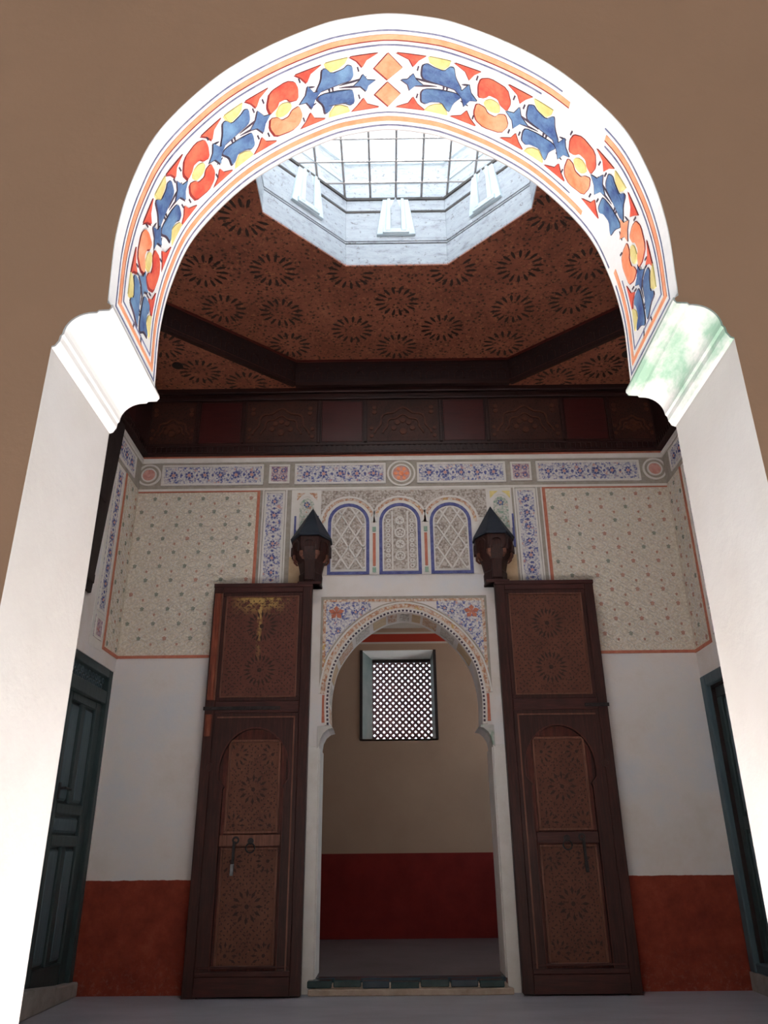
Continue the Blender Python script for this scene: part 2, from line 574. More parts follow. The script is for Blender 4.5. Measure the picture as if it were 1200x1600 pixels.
def catmull(P, n=6):
    """smooth half profile from the apex (mirrored there) to the springing"""
    Q = [(-P[1][0], P[1][1])] + list(P) + [(2 * P[-1][0] - P[-2][0], 2 * P[-1][1] - P[-2][1])]
    out = []
    for i in range(1, len(Q) - 2):
        a, b, c, d = Q[i - 1:i + 3]
        for k in range(n):
            t = k / n
            out.append(tuple(0.5 * (2 * b[j] + (c[j] - a[j]) * t + (2 * a[j] - 5 * b[j] + 4 * c[j] - d[j]) * t * t
                                    + (-a[j] + 3 * b[j] - 3 * c[j] + d[j]) * t ** 3) for j in (0, 1)))
    out.append(P[-1])
    return out


HALF = [(0, 2.945), (.09, 2.932), (.17, 2.905), (.30, 2.825), (.42, 2.715), (.53, 2.55), (.575, 2.40), (.592, 2.25), (.588, 2.10), (.585, 2.045)]
BIG = catmull(HALF, 8)                        # big arch, half, x from its axis
AX = 0.015                                    # axis of the big arch
SML = [(x * 1.157, 2.03 + (z - 2.045) * 1.144) for x, z in BIG]   # doorway arch in the back wall
AX2 = 0.14


def offset(curve, w):
    """half curve moved outwards by w"""
    o = []
    for i, p in enumerate(curve):
        a, b = curve[max(i - 1, 0)], curve[min(i + 1, len(curve) - 1)]
        t = Vector((b[0] - a[0], b[1] - a[1])).normalized()
        if i == 0:
            t = Vector((1, 0))
        n = Vector((-t.y, t.x))
        if n.dot(Vector((p[0], p[1] - 2.3))) < 0:
            n = -n
        o.append((p[0] + n.x * w, p[1] + n.y * w))
    return o


def both(curve, ax):
    """full arch line, left springing to right springing"""
    return [(ax - x, z) for x, z in reversed(curve)] + [(ax + x, z) for x, z in curve[1:]]


# ------------------------------------------------------------------ the setting
b = MB()
b.box(-6, 6.3, -6, 7.02, -0.2, 0)
floor = b.build('floor', M['floor'])
tag(floor, 'worn blue grey cement floor of the painted hall', 'floor', kind='structure')

# front wall with the big arch
b = MB()
JL, JR = -0.668, 0.694
def cavetto(sg, jx):
    prof = [(jx, 1.945), (jx - sg * 0.006, 1.947), (jx - sg * 0.012, 1.958), (jx - sg * 0.013, 1.970)]
    x0, z0, x1, z1 = jx - sg * 0.017, 1.975, AX + sg * 0.610, 2.028
    for i in range(10):
        a = i / 9 * PI / 2
        prof.append((x0 + (x1 - x0) * (1 - cos(a)), z0 + (z1 - z0) * sin(a)))
    return prof + [(AX + sg * 0.604, 2.028), (AX + sg * 0.600, 2.033), (AX + sg * 0.579, 2.034), (AX + sg * 0.576, 2.039), (AX + sg * 0.577, 2.045)]


CVL, CVR = cavetto(-1, JL), cavetto(1, JR)
outl = [(-6, 0), (JL, 0)] + CVL + both(BIG, AX)[1:-1] + CVR[::-1] + [(JR, 0), (6.3, 0), (6.3, 6.2), (-6, 6.2)]
FFW = lambda u, v, d: (u, YF0 + d, v)
b.prism(outl, 0, YF1 - YF0, FFW, 0, 1)
b.mi[0], b.mi[1] = 0, 1                       # front face tan, back face white plaster
wall_front = b.build('wall_front', [M['tan'], M['reveal']])
tag(wall_front, 'tan limewashed front wall cut by the large white painted horseshoe arch', 'wall', kind='structure')

for sg, cv in ((-1, CVL), (1, CVR)):
    inn = []
    for i, p in enumerate(cv):
        q, r = Vector(cv[max(i - 1, 0)]), Vector(cv[min(i + 1, len(cv) - 1)])
        t = (r - q).normalized()
        nn = Vector((t.y, -t.x)) * sg * -1
        nn = nn if nn.x * -sg + nn.y * -1 > 0 else -nn
        inn.append((p[0] + nn.x * .004, p[1] + nn.y * .004))
    b = MB()
    b.strip(cv, inn, -0.001, YF1 - YF0 + 0.001, FFW)
    b.build('impost', M['impost'], wall_front, label='white cavetto impost stained green' if sg > 0 else None)

# painted relief on the soffit of the big arch
arc = [0.0]
for i in range(1, len(BIG)):
    arc.append(arc[-1] + math.dist(BIG[i], BIG[i - 1]))
OFF1 = offset(BIG, -1.0)


def soff(s, t, d):
    """s: signed arc length from the crown, t: 0 front edge to 1 back edge, d: out of the soffit"""
    q = min(abs(s), arc[-1] - 1e-6)
    i = 0
    while arc[i + 1] < q:
        i += 1
    w = (q - arc[i]) / (arc[i + 1] - arc[i])
    x = BIG[i][0] + (BIG[i + 1][0] - BIG[i][0]) * w
    z = BIG[i][1] + (BIG[i + 1][1] - BIG[i][1]) * w
    nx = (OFF1[i][0] - BIG[i][0]) * (1 - w) + (OFF1[i + 1][0] - BIG[i + 1][0]) * w
    nz = (OFF1[i][1] - BIG[i][1]) * (1 - w) + (OFF1[i + 1][1] - BIG[i + 1][1]) * w
    sg = 1 if s >= 0 else -1
    return (AX + sg * (x + nx * d), YF0 + (YF1 - YF0) * t, z + nz * d)


soffit = MB()
ss = [(-1.19 + 2.38 * i / 96) for i in range(97)]
soffit.strip([(s, 0.004) for s in ss], [(s, 0.985) for s in ss], -0.004, 0.0012, soff)
soffit = soffit.build('painted_soffit', M['soffit'], wall_front)


def line(name, mat, t0, t1, s0, s1):
    n = max(2, int(abs(s1 - s0) / 0.03))
    ls = [s0 + (s1 - s0) * i / n for i in range(n + 1)]
    m = MB()
    m.strip([(s, t0) for s in ls], [(s, t1) for s in ls], 0, 0.0026, soff)
    m.build(name, mat, soffit)


E0, E1 = 1.150, 1.172
# (t0, t1, material, end of the line, gaps where the plaster was patched)
for t0, t1, m, e, gap in ((.118, .128, 'navyline', 1.172, (.50, .655)), (.155, .195, 'orange_paint', 1.150, (.53, .665)),
                          (.197, .205, 'darkred', 1.150, (.53, .665)), (.232, .243, 'navyline', 1.128, (.44, .67)),
                          (.815, .824, 'navyline', 1.128, (.60, .92)), (.858, .900, 'orange_paint', 1.150, (.66, .87)),
                          (.935, .948, 'navyline', 1.172, (.84, .90))):
    line('painted_line', M[m], t0, t1, -e, gap[0])
    line('painted_line', M[m], t0, t1, gap[1], e)
for sg in (-1, 1):
    for m, s, w, t0, t1 in (('navyline', 1.172, .004, .118, .948), ('orange_paint', 1.150, .013, .155, .90), ('navyline', 1.128, .004, .232, .824)):
        line('painted_line', M[m], t0, t1, sg * (s - w / 2), sg * (s + w / 2))


def cellfr(s0, mir):
    """frame local (u along the arch away from the crown, v across -1..1)"""
    return lambda u, v, d: soff(mir * (s0 + u), 0.530 - 0.238 * v, d)


U_BLUE = [(-.050, .32), (-.050, .66), (-.036, .74), (-.022, .62), (.010, .56), (.026, .78), (.036, .80), (.042, .46), (.062, .14), (.050, .06), (-.010, .12), (-.042, .18)]
L_YEL = [(-.036, .975), (-.028, .80), (-.014, .69), (.008, .63), (.022, .80), (.027, .975)]
U_RED = [(-.050, .50), (-.046, .12), (-.024, .16), (-.012, .34), (.012, .34), (.022, .18), (.044, .08), (.052, .40), (.036, .80), (-.018, .90), (-.042, .76)]
STAR = [(-.034, .06), (-.012, .13), (.004, .42), (.013, .15), (.034, -.06), (.012, -.13), (-.004, -.42), (-.013, -.15)]
TRI = [(-.040, .975), (.036, .975), (.018, .80), (.004, .56), (-.008, .80)]
DIA = [(0, .05), (.037, .48), (0, .96), (-.037, .48)]
YC = [(.024 * cos(2 * PI * i / 12), .21 * sin(2 * PI * i / 12)) for i in range(12)]


def jitter(P):
    return [(u * random.uniform(.95, 1.05) + random.uniform(-.0015, .0015), v + random.uniform(-.012, .012)) for u, v in P]


def flip(P):
    return [(u, -v) for u, v in P]


def smooth(P, w=.17):
    o = []
    for i, p in enumerate(P):
        q = P[(i + 1) % len(P)]
        o += [(p[0] + (q[0] - p[0]) * w, p[1] + (q[1] - p[1]) * w), (q[0] + (p[0] - q[0]) * w, q[1] + (p[1] - q[1]) * w)]
    return o


def cell(name, P, s0, mir, mat, edge, sh=1.0):
    P = jitter(P)
    if 'petal' in name:
        P = smooth(P)
    cu = sum(p[0] for p in P) / len(P)
    cv = sum(p[1] for p in P) / len(P)
    under = [(cu + (u - cu) * 1.05 - .0030 * mir, cv + (v - cv) * 1.05 - .036) for u, v in P]  # shifted under-plate paints the outline and the recess's shadow crescent
    m = MB()
    fr = cellfr(s0, mir)
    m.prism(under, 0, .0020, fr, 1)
    m.prism(P, .0008, .0042, fr, 0, 1)
    m.build(name, [mat, edge], soffit)


ticks = MB()


def stroke(pts, s0, mir, w=.03):
    fr = cellfr(s0, mir)
    n = len(pts)
    th = [w * sin(PI * (i + .3) / (n - .4)) for i in range(n)]
    ticks.strip([(u, v - t) for (u, v), t in zip(pts, th)], [(u, v + t) for (u, v), t in zip(pts, th)], 0, .0026, fr)


def tick(u, v, s0, mir, a=0.3):
    fr = cellfr(s0, mir)
    ticks.prism([(u - .003, v - .07), (u + .001, v - .09), (u + .004, v + .07), (u, v + .09)], 0, .0028, fr)


for mir in (-1, 1):
    def hole(s, v):
        """patched plaster on the right flank has lost its paint"""
        return mir > 0 and ((.52 < s < .66 and v > .5) or (.70 < s < .86 and v < -.62))
    # crown
    if mir > 0:
        for P in (DIA, flip(DIA)):
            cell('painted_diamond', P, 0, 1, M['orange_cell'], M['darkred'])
    groups = [(.145, 'b'), (.305, 'r'), (.460, 'b'), (.612, 'r'), (.765, 'b'), (.925, 'r'), (1.062, 'b')]
    for s0, t in groups:
        for f in (lambda P: P, flip):
            sv = 1 if f is not flip else -1
            if t == 'b':
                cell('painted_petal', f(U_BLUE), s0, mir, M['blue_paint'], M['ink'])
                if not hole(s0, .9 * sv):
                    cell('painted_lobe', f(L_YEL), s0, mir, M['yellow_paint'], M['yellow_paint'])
                tick(-.064, .50 * sv, s0, mir)
                stroke([(-.086 + .013 * i, (.20 - .16 * (i / 6) ** .6) * sv) for i in range(7)], s0, mir, .035)
                stroke([(.062 + .008 * i, (.30 + .10 * i / 4) * sv) for i in range(4)], s0, mir, .03)
            else:
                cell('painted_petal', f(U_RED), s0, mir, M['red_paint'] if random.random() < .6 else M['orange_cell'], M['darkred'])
                tick(-.056, .72 * sv, s0, mir)
                tick(.058, .62 * sv, s0, mir)
        if t == 'r':
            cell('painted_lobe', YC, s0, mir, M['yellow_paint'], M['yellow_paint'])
        else:
            for q in range(4):
                tick(.040 + .010 * (q % 2), -.05 + .1 * (q // 2), s0 - .03, mir)
    for s0 in (.066, .224, .382, .538, .690, .846, .995):
        small = [(u * .9, v * .75) for u, v in STAR] if s0 < .1 else STAR
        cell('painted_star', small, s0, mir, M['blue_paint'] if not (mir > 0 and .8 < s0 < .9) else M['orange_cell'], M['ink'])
        for f in (lambda P: P, flip):
            sv = 1 if f is not flip else -1
            if not hole(s0, sv):
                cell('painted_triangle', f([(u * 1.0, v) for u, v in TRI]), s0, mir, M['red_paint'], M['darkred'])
ticks.build('painted_tick', M['ink'], soffit, kind='stuff')

# side walls
def side_wall(name, X0, X1, hole, label):
    y0, y1, z0, z1 = hole
    b = MB()
    b.prism([(YF1, 0), (y0, 0), (y0, z1), (y1, z1), (y1, 0), (7.5, 0), (7.5, 6.2), (YF1, 6.2)], X0, X1, lambda u, v, d: (d, u, v))
    w = b.build(name, M['inner'])
    return tag(w, label, 'wall', kind='structure')


wall_left = side_wall('wall_left', XL - .35, XL, (5.50, 6.985, 0, 2.525), 'left side wall of the hall beside the dark green door')
wall_right = side_wall('wall_right', XR, XR + .35, (5.40, 6.985, 0, 2.42), 'right side wall of the hall beside the teal door frame')

# back wall with the doorway
b = MB()
DL, DR = -.622, .893
cavL = [(DL, 1.85)] + [(DL + .115 * (1 - cos(a)), 1.86 + .15 * sin(a)) for a in (0, .4, .8, 1.2, 1.57)] + [(AX2 - SML[-1][0] + .022, 2.012), (AX2 - SML[-1][0] + .022, 2.03)]
cavR = [(DR, 1.85)] + [(DR - .115 * (1 - cos(a)), 1.86 + .15 * sin(a)) for a in (0, .4, .8, 1.2, 1.57)] + [(AX2 + SML[-1][0] - .022, 2.012), (AX2 + SML[-1][0] - .022, 2.03)]
outl = [(-2.85, 0), (DL, 0)] + cavL + both(SML, AX2) + cavR[::-1] + [(DR, 0), (3.15, 0), (3.15, 6.2), (-2.85, 6.2)]
b.prism(outl, 0, -.36, FB)
wall_back = b.build('wall_back', [M['inner']])
tag(wall_back, 'back wall with carved stucco panels, red dado and small arched doorway', 'wall', kind='structure')

# white door surround, slightly proud of the wall so that the dado stops beside it
b = MB()
for x0, x1 in ((-.80, DL), (DR, 1.08)):
    b.rect(x0, x1, 0, 1.86, -.01, .014, FB)
b.rect(DL - .002, DL + .010, 0.1, 1.84, -.355, -.005, FB)
b.rect(DR - .010, DR + .002, 0.1, 1.84, -.355, -.005, FB)
b.build('jamb_casing', M['stucco'], wall_back, 0.004)
for cv in (cavL, cavR):
    sg = 1 if cv is cavL else -1
    m = MB()
    m.prism([(cv[0][0] - sg * .02, 1.84)] + cv[1:-1] + [(cv[-1][0], 2.028), (cv[0][0] - sg * .02, 2.028)], -.1, .018, FB)
    m.build('impost', M['impost'], wall_back, 0.003)


# ---------------------------------------------------------------- stucco and paint on the back wall
def blossom_mesh():
    m = MB()
    for i in range(6):
        a = i * PI / 3 + .2
        r0, r1, w = .016, .046, .015
        P = [(r0 * cos(a), r0 * sin(a)), ((r0 + r1) / 2 * cos(a) + w * sin(a), (r0 + r1) / 2 * sin(a) - w * cos(a)),
             (r1 * cos(a), r1 * sin(a)), ((r0 + r1) / 2 * cos(a) - w * sin(a), (r0 + r1) / 2 * sin(a) + w * cos(a))]
        m.prism(P, 0, .005, lambda u, v, d: (u, -d, v), 0)
    m.disc(0, 0, .017, 0, .008, lambda u, v, d: (u, -d, v), 8, 1)
    return m.mesh('blossom', [M['cobalt'], M['pink']])


def leaf_mesh():
    m = MB()
    for sg in (-1, 1):
        pts = [(-.05 + .1 * i / 6, sg * .028 * sin(PI * i / 6)) for i in range(7)]
        m.strip([(u, v + .005) for u, v in pts], [(u, v - .005) for u, v in pts], 0, .005, lambda u, v, d: (u, -d, v), 0)
    m.prism([(-.02, .0), (0, .016), (.02, 0), (0, -.016)], 0, .006, lambda u, v, d: (u, -d, v), 1)
    return m.mesh('scroll_leaf', [M['stucco'], M['cobalt']])


BLOSSOM, LEAF = blossom_mesh(), leaf_mesh()
ROT = {FB: 0.0, FL: PI / 2, FR: -PI / 2}


def place(me, name, u, v, d, fr, parent, spin=0.0, sc=1.0):
    o = link(me, name, parent, loc=fr(u, v, d))
    o.rotation_euler = (Matrix.Rotation(ROT[fr], 4, 'Z') @ Matrix.Rotation(spin, 4, 'Y')).to_euler()
    o.scale = (sc, sc, sc)
    return o


def band(u0, u1, v0, v1, fr, parent, mat='arab', flowers=True):
    m = MB()
    m.rect(u0, u1, v0, v1, .002, .009, fr)
    o = m.build('painted_band', M[mat], parent)
    m = MB()
    m.frame(u0, u1, v0, v1, .022, .004, .018, fr)
    m.build('band_border', M['stucco'], o, 0.003)
    if not flowers:
        return o
    vert = (v1 - v0) > (u1 - u0)
    L = (v1 - v0 if vert else u1 - u0) - .08
    n = max(1, round(L / .155))
    for i in range(n):
        c = (i + .5) / n * L + .04
        u, v = ((u0 + u1) / 2, v0 + c) if vert else (u0 + c, (v0 + v1) / 2)
        s = .95 if not vert else .85
        place(BLOSSOM, 'blossom', u, v, .009, fr, o, random.uniform(0, 1), s * random.uniform(.85, 1.05))
        if i < n - 1:
            e = L / n / 2
            place(LEAF, 'scroll_leaf', u if vert else u + e, v + e if vert else v, .009, fr, o, PI / 2 if not vert else 0, .8)
    return o


def ground(u0, u1, v0, v1, fr, parent, mat='taupe', d=.004):
    m = MB()
    m.rect(u0, u1, v0, v1, -.002, d, fr)
    return m.build('painted_ground', M[mat], parent)


def medallion(u, v, fr, parent, r=.098, mat='orange_cell', a0=0, a1=2 * PI):
    m = MB()
    m.ring(u, v, r + .028, r + .046, .003, .018, fr, 28, 0)
    m.ring(u, v, r - .012, r + .002, .003, .020, fr, 28, 0)
    o = m.build('medallion', M['stucco'], parent)
    m = MB()
    m.ring(u, v, r, r + .03, .003, .008, fr, 28)
    m.build('medallion_ground', M['taupe'], o)
    m = MB()
    for i in range(6):
        a = i * PI / 3
        m.prism([(u + .03 * cos(a), v + .03 * sin(a)), (u + .055 * cos(a) + .022 * sin(a), v + .055 * sin(a) - .022 * cos(a)), (u + .08 * cos(a), v + .08 * sin(a)), (u + .055 * cos(a) - .022 * sin(a), v + .055 * sin(a) + .022 * cos(a))], .003, .014, fr, 0)
    m.disc(u, v, .026, .003, .018, fr, 12, 0)
    m.disc(u, v, r - .01, .002, .008, fr, 24, 1)
    m.build('rosette', [M[mat], M['pink']], o)
    return o


# frieze row under the cornice
ground(XL, XR, 4.355, 4.66, FB, wall_back)
m = MB()
m.rect(XL, XR, 4.655, 4.705, 0, .02, FB)
m.rect(XL, XR, 4.335, 4.362, 0, .014, FB)
m.build('stucco_fillet', M['stucco'], wall_back, 0.003)
m = MB()
m.rect(XL, XR, 4.703, 4.722, 0, .022, FB)
m.build('red_line', M['redline'], wall_back)
for u0, u1 in ((-2.28, -1.25), (-.935, -.015), (.30, 1.195), (1.505, 2.55)):
    band(u0, u1, 4.398, 4.628, FB, wall_back)
for uc in (-1.09, 1.35):
    o = band(uc - .105, uc + .105, 4.41, 4.622, FB, wall_back, 'arab_purple', False)
    for q in range(4):
        place(BLOSSOM, 'blossom', uc + (-.04 if q % 2 else .04), 4.516 + (-.04 if q // 2 else .04), .009, FB, o, q, .62)
medallion(.142, 4.508, FB, wall_back)
medallion(-2.41, 4.520, FB, wall_back, .075, 'pink')
medallion(2.70, 4.525, FB, wall_back, .075, 'pink')
# upright bands either side of the blind windows
for u0, u1, g0, g1 in ((-1.225, -1.02, -1.272, -.955), (1.275, 1.475, 1.235, 1.53)):
    ground(g0, g1, 3.2, 4.34, FB, wall_back)
    band(u0, u1, 3.2, 4.325, FB, wall_back)
    m = MB()
    m.rect(u0 - .02, u0 - .006, 3.2, 4.34, .003, .014, FB)
    m.rect(u1 + .006, u1 + .02, 3.2, 4.34, .003, .014, FB)
    m.build('stucco_fillet', M['stucco'], wall_back)

# the large diaper panels
SPR1, SPR2 = None, None


def sprigs(u0, u1, v0, v1, fr, parent, green=.8, du=.24, dv=.142):
    m = MB()
    r = 0
    v = v1 - .07
    while v > v0 + .04:
        for row in (0, 1):
            uu = u0 + (.06 if r % 2 else .18) + (.12 if row else 0)
            vv = v - (.055 if row else 0)
            while uu < u1 - .03:
                s = .85 if row == 0 else .5
                mi = (0 if random.random() < green else 1) if row == 0 else 1
                for a in (PI / 2, PI / 2 + 1.15, PI / 2 - 1.15, PI / 2 + 2.5, PI / 2 - 2.5):
                    c, q = cos(a), sin(a)
                    P = [(.0, 0), (.014, .010), (.026, 0), (.014, -.010)]
                    m.prism([(uu + s * (x * c - y * q), vv + s * (x * q + y * c)) for x, y in P], .004, .012, fr, mi)
                m.prism([(uu - .002, vv - .032 * s), (uu + .002, vv - .032 * s), (uu + .002, vv), (uu - .002, vv)], .004, .011, fr, mi)
                uu += du
        v -= dv
        r += 1
    m.build('painted_sprig', [M['sprig_green'], M['sprig_red']], parent, kind='stuff')
    # net of thin raised stems round the sprigs
    m = MB()
    k = 0
    v = v1 - .02
    while v > v0 + .06:
        uu = u0 + (0 if k % 2 else .06) + .01
        while uu < u1 - .12:
            for sgn in (-1, 1):
                pts = [(uu + .06 + sgn * .05 * sin(PI * i / 4) * (1 if i else 1), v - .071 * i / 4) for i in range(5)]
                m.strip([(x - .004, y) for x, y in pts], [(x + .004, y) for x, y in pts], .004, .011, fr)
            uu += .12
        v -= .071
        k += 1
    m.build('stucco_stem', M['stucco'], parent, kind='stuff')


def diaper(u0, u1, v0, v1, fr, parent, green=.85):
    m = MB()
    m.rect(u0, u1, v0, v1, -.002, .005, fr)
    o = m.build('diaper_panel', M['diaper'], parent)
    sprigs(u0, u1, v0, v1, fr, o, green)
    return o


def redline(u0, u1, v0, v1, fr, parent):
    m = MB()
    m.rect(u0, u1, v0, v1, -.002, .012, fr)
    m.build('red_line', M['redline'], parent)


diaper(XL, -1.30, 2.675, 4.325, FB, wall_back)
diaper(1.57, XR, 2.675, 4.325, FB, wall_back, .3)
redline(-2.5, -1.272, 4.322, 4.352, FB, wall_back)
redline(1.545, 2.8, 4.322, 4.352, FB, wall_back)
redline(-1.30, -1.272, 2.645, 4.322, FB, wall_back)
redline(1.545, 1.573, 2.645, 4.322, FB, wall_back)
redline(-2.5, -1.30, 2.650, 2.675, FB, wall_back)
redline(1.573, 2.8, 2.650, 2.675, FB, wall_back)
# the same decoration turning the corners onto the side walls
for fr, w in ((FL, wall_left), (FR, wall_right)):
    ground(6.2 if fr is FR else 5.4, YB, 4.355, 4.66, fr, w)
    m = MB()
    m.rect(5.4, YB, 4.655, 4.705, 0, .02, fr)
    m.build('stucco_fillet', M['stucco'], w, 0.003)
    band(5.5, 6.80, 4.398, 4.628, fr, w)
    diaper(6.63, YB, 2.675, 4.352, fr, w, .85 if fr is FL else .3)
    redline(6.600, 6.63, 2.648, 4.352, fr, w)
    redline(6.63, YB, 2.648, 2.675, fr, w)
    ground(6.30, 6.598, 2.62, 4.352, fr, w, 'stucco')
    band(6.36, 6.545, 2.93, 4.33, fr, w)
    o = band(6.36, 6.545, 2.70, 2.89, fr, w, 'arab_purple', False)

# centre field with three blind stucco windows
ground(-.955, 1.235, 3.43, 4.335, FB, wall_back, 'stucco', .005)
ground(-.66, .99, 4.02, 4.325, FB, wall_back, 'arab_dim', .0065)


def archpoly(uc, hw, v0, vs, n=14, rise=None):
    return [(uc - hw, v0)] + [(uc - hw * cos(PI * i / n), vs + (rise or hw) * sin(PI * i / n)) for i in range(n + 1)] + [(uc + hw, v0)]


WCX = (-.384, .118, .614)
for k, uc in enumerate(WCX):
    m = MB()
    m.prism(archpoly(uc, .245, 3.435, 3.975), .003, .010, FB)
    o = m.build('blind_window', M['stucco'], wall_back)
    m = MB()
    A, B = archpoly(uc, .232, 3.975, 3.975)[1:-1], archpoly(uc, .262, 3.975, 3.975)[1:-1]
    A = [(u, 3.975 + (v - 3.975) * 1.02) for u, v in A]
    m.strip(A, B, .004, .013, FB, 0)
    m.build('arch_band', M['arab_terra'], o)
    m = MB()
    A, B = archpoly(uc, .262, 3.975, 3.975)[1:-1], archpoly(uc, .282, 3.975, 3.975)[1:-1]
    m.strip(A, B, .004, .020, FB, 0)
    m.build('arch_ridge', M['stucco'], o)
    m = MB()
    A, B = archpoly(uc, .172, 3.463, 3.975), archpoly(uc, .203, 3.435, 3.975)
    m.strip(A + [A[0]], B + [B[0]], .006, .018, FB, 0)
    m.build('blue_border', M['cobalt'], o)
    m = MB()
    m.prism(archpoly(uc, .158, 3.475, 3.975), .006, .011, FB)
    m.build('lattice_ground', M['arab_dim'], o)
    inside = lambda u, v: (abs(u - uc) < .155 and 3.48 < v < 3.975) or ((u - uc) ** 2 + (v - 3.975) ** 2 < .155 ** 2)
    m = MB()
    if k != 1:
        for sg in (-1, 1):
            for i in range(-7, 10):
                seg = []
                for q in range(121):
                    v = 3.47 + .68 * q / 120
                    u = uc + sg * ((v - 3.60) / 1.62 - i * .14 + .07)
                    if inside(u, v):
                        seg.append((u, v))
                    elif len(seg) > 1:
                        break
                    else:
                        seg = []
                if len(seg) > 2:
                    a, c = seg[0], seg[-1]
                    m.strip([(a[0] - .009, a[1]), (c[0] - .009, c[1])], [(a[0] + .009, a[1]), (c[0] + .009, c[1])], .010, .019, FB)
    else:
        for du in (-.075, .075):
            m.rect(uc + du - .007, uc + du + .007, 3.48, 4.09, .010, .019, FB)
        for vz, rr in ((3.62, .05), (3.74, .045), (3.86, .055), (3.99, .045)):
            m.ring(uc, vz, rr - .014, rr, .010, .020, FB, 12)
            for q in range(5):
                a = q * 2 * PI / 5 + PI / 2
                m.disc(uc + .022 * cos(a), vz + .022 * sin(a), .010, .010, .018, FB, 6)
        for q in range(10):
            for du in (-.115, .115):
                m.ring(uc + du, 3.52 + q * .052, .012, .022, .010, .018, FB, 8)
    m.build('lattice', M['stucco'], o)
    m = MB()
    m.frame(uc - .158, uc + .158, 3.472, 3.485, .006, .010, .018, FB)
    m.build('lattice_sill', M['stucco'], o)
for uc in (-.134, .368):
    m = MB()
    m.rect(uc - .014, uc + .014, 3.52, 3.86, .004, .014, FB)
    m.rect(uc - .026, uc - .018, 3.45, 3.95, .004, .018, FB, 1)
    m.rect(uc + .018, uc + .026, 3.45, 3.95, .004, .018, FB, 1)
    m.rect(uc - .018, uc + .018, 3.455, 3.505, .004, .016, FB, 2)
    m.rect(uc - .018, uc + .018, 3.875, 3.925, .004, .016, FB, 2)
    m.build('red_pilaster', [M['redline'], M['stucco'], M['green_paint']], wall_back)
for uc in (-.80, 1.12):
    m = MB()
    m.rect(uc - .14, uc + .11 if uc > 0 else uc + .14, 3.43, 4.32, .003, .008, FB)
    o = m.build('niche_panel', M['stucco'], wall_back)
    m = MB()
    m.strip(archpoly(uc, .075, 3.9, 4.16, 10, .10), archpoly(uc, .10, 3.9, 4.16, 10, .13), .006, .016, FB)
    m.build('niche_arch', M['stucco'], o)
    m = MB()
    m.prism(archpoly(uc, .074, 3.86, 4.15, 10, .09), .006, .011, FB)
    m.build('niche_ground', M['arab_green'], o)
    place(BLOSSOM, 'blossom', uc, 4.17, .011, FB, o, 0, .75).data = BLOSSOM
    for sg in (-1, 1):
        m = MB()
        m.prism([(uc + sg * .10, 4.30), (uc + sg * .02, 4.30), (uc + sg * .10, 4.22)], .006, .012, FB)
        m.build('corner_leaf', M['arab_terra'] if uc < 0 else M['yellow_paint'], o)
        m = MB()
        m.rect(uc + sg * .108 - .012, uc + sg * .108 + .012, 3.70, 4.05, .006, .014, FB)
        m.build('blue_strip', M['cobalt'], o)
for u0, u1 in ((-.955, -.80), (1.10, 1.235)):
    m = MB()
    m.rect(u0, u1, 3.2, 3.62, .006, .016, FB)
    m.build('plaster_patch', M['beige'], wall_back)

# the alfiz round the doorway arch
AZ0, AZ1, AT = -.635, .918, 3.215
m = MB()
m.rect(AZ0, AZ1, AT - .026, AT, .002, .012, FB)
m.rect(AZ0, AZ0 + .022, 2.35, AT - .026, .002, .012, FB)
m.rect(AZ1 - .022, AZ1, 2.35, AT - .026, .002, .012, FB)
alfiz = m.build('alfiz_border', M['taupe'], wall_back)
m = MB()
m.rect(AZ0 + .022, AZ1 - .022, AT - .05, AT - .026, .002, .010, FB)
m.rect(AZ0 + .022, AZ0 + .05, 2.42, AT - .05, .002, .010, FB)
m.rect(AZ1 - .05, AZ1 - .022, 2.42, AT - .05, .002, .010, FB)
m.build('alfiz_band', M['arab_terra'], wall_back)


def archband(w0, w1, d, mat, name, zlim=2.03):
    A, B = both(offset(SML, w0), AX2), both(offset(SML, w1), AX2)
    keep = [i for i in range(len(A)) if A[i][1] > zlim]
    m = MB()
    m.strip([A[i] for i in keep], [B[i] for i in keep], .001, d, FB)
    return m.build(name, M[mat], wall_back)


archband(.000, .030, .012, 'stucco', 'arch_band')
archband(.030, .040, .020, 'stucco', 'arch_ridge')
archband(.040, .082, .012, 'arab_terra', 'arch_band', 2.3)
archband(.082, .097, .020, 'stucco', 'arch_ridge', 2.3)
archband(.097, .112, .008, 'taupe', 'arch_band', 2.55)
m = MB()
A, B = both(offset(SML, .006), AX2), both(offset(SML, .023), AX2)
L = [0]
for i in range(1, len(A)):
    L.append(L[-1] + math.dist(A[i], A[i - 1]))
for q in range(int(L[-1] / .035)):
    s0 = q * .035 + .010
    P = []
    for ss_ in (s0, s0 + .020):
        i = max(k for k in range(len(L) - 1) if L[k] <= ss_)
        w = (ss_ - L[i]) / (L[i + 1] - L[i])
        P.append([tuple(T[i][j] + (T[i + 1][j] - T[i][j]) * w for j in (0, 1)) for T in (A, B)])
    m.prism([P[0][0], P[1][0], P[1][1], P[0][1]], .010, .017, FB)
m.build('black_bead', M['ink'], wall_back, kind='stuff')
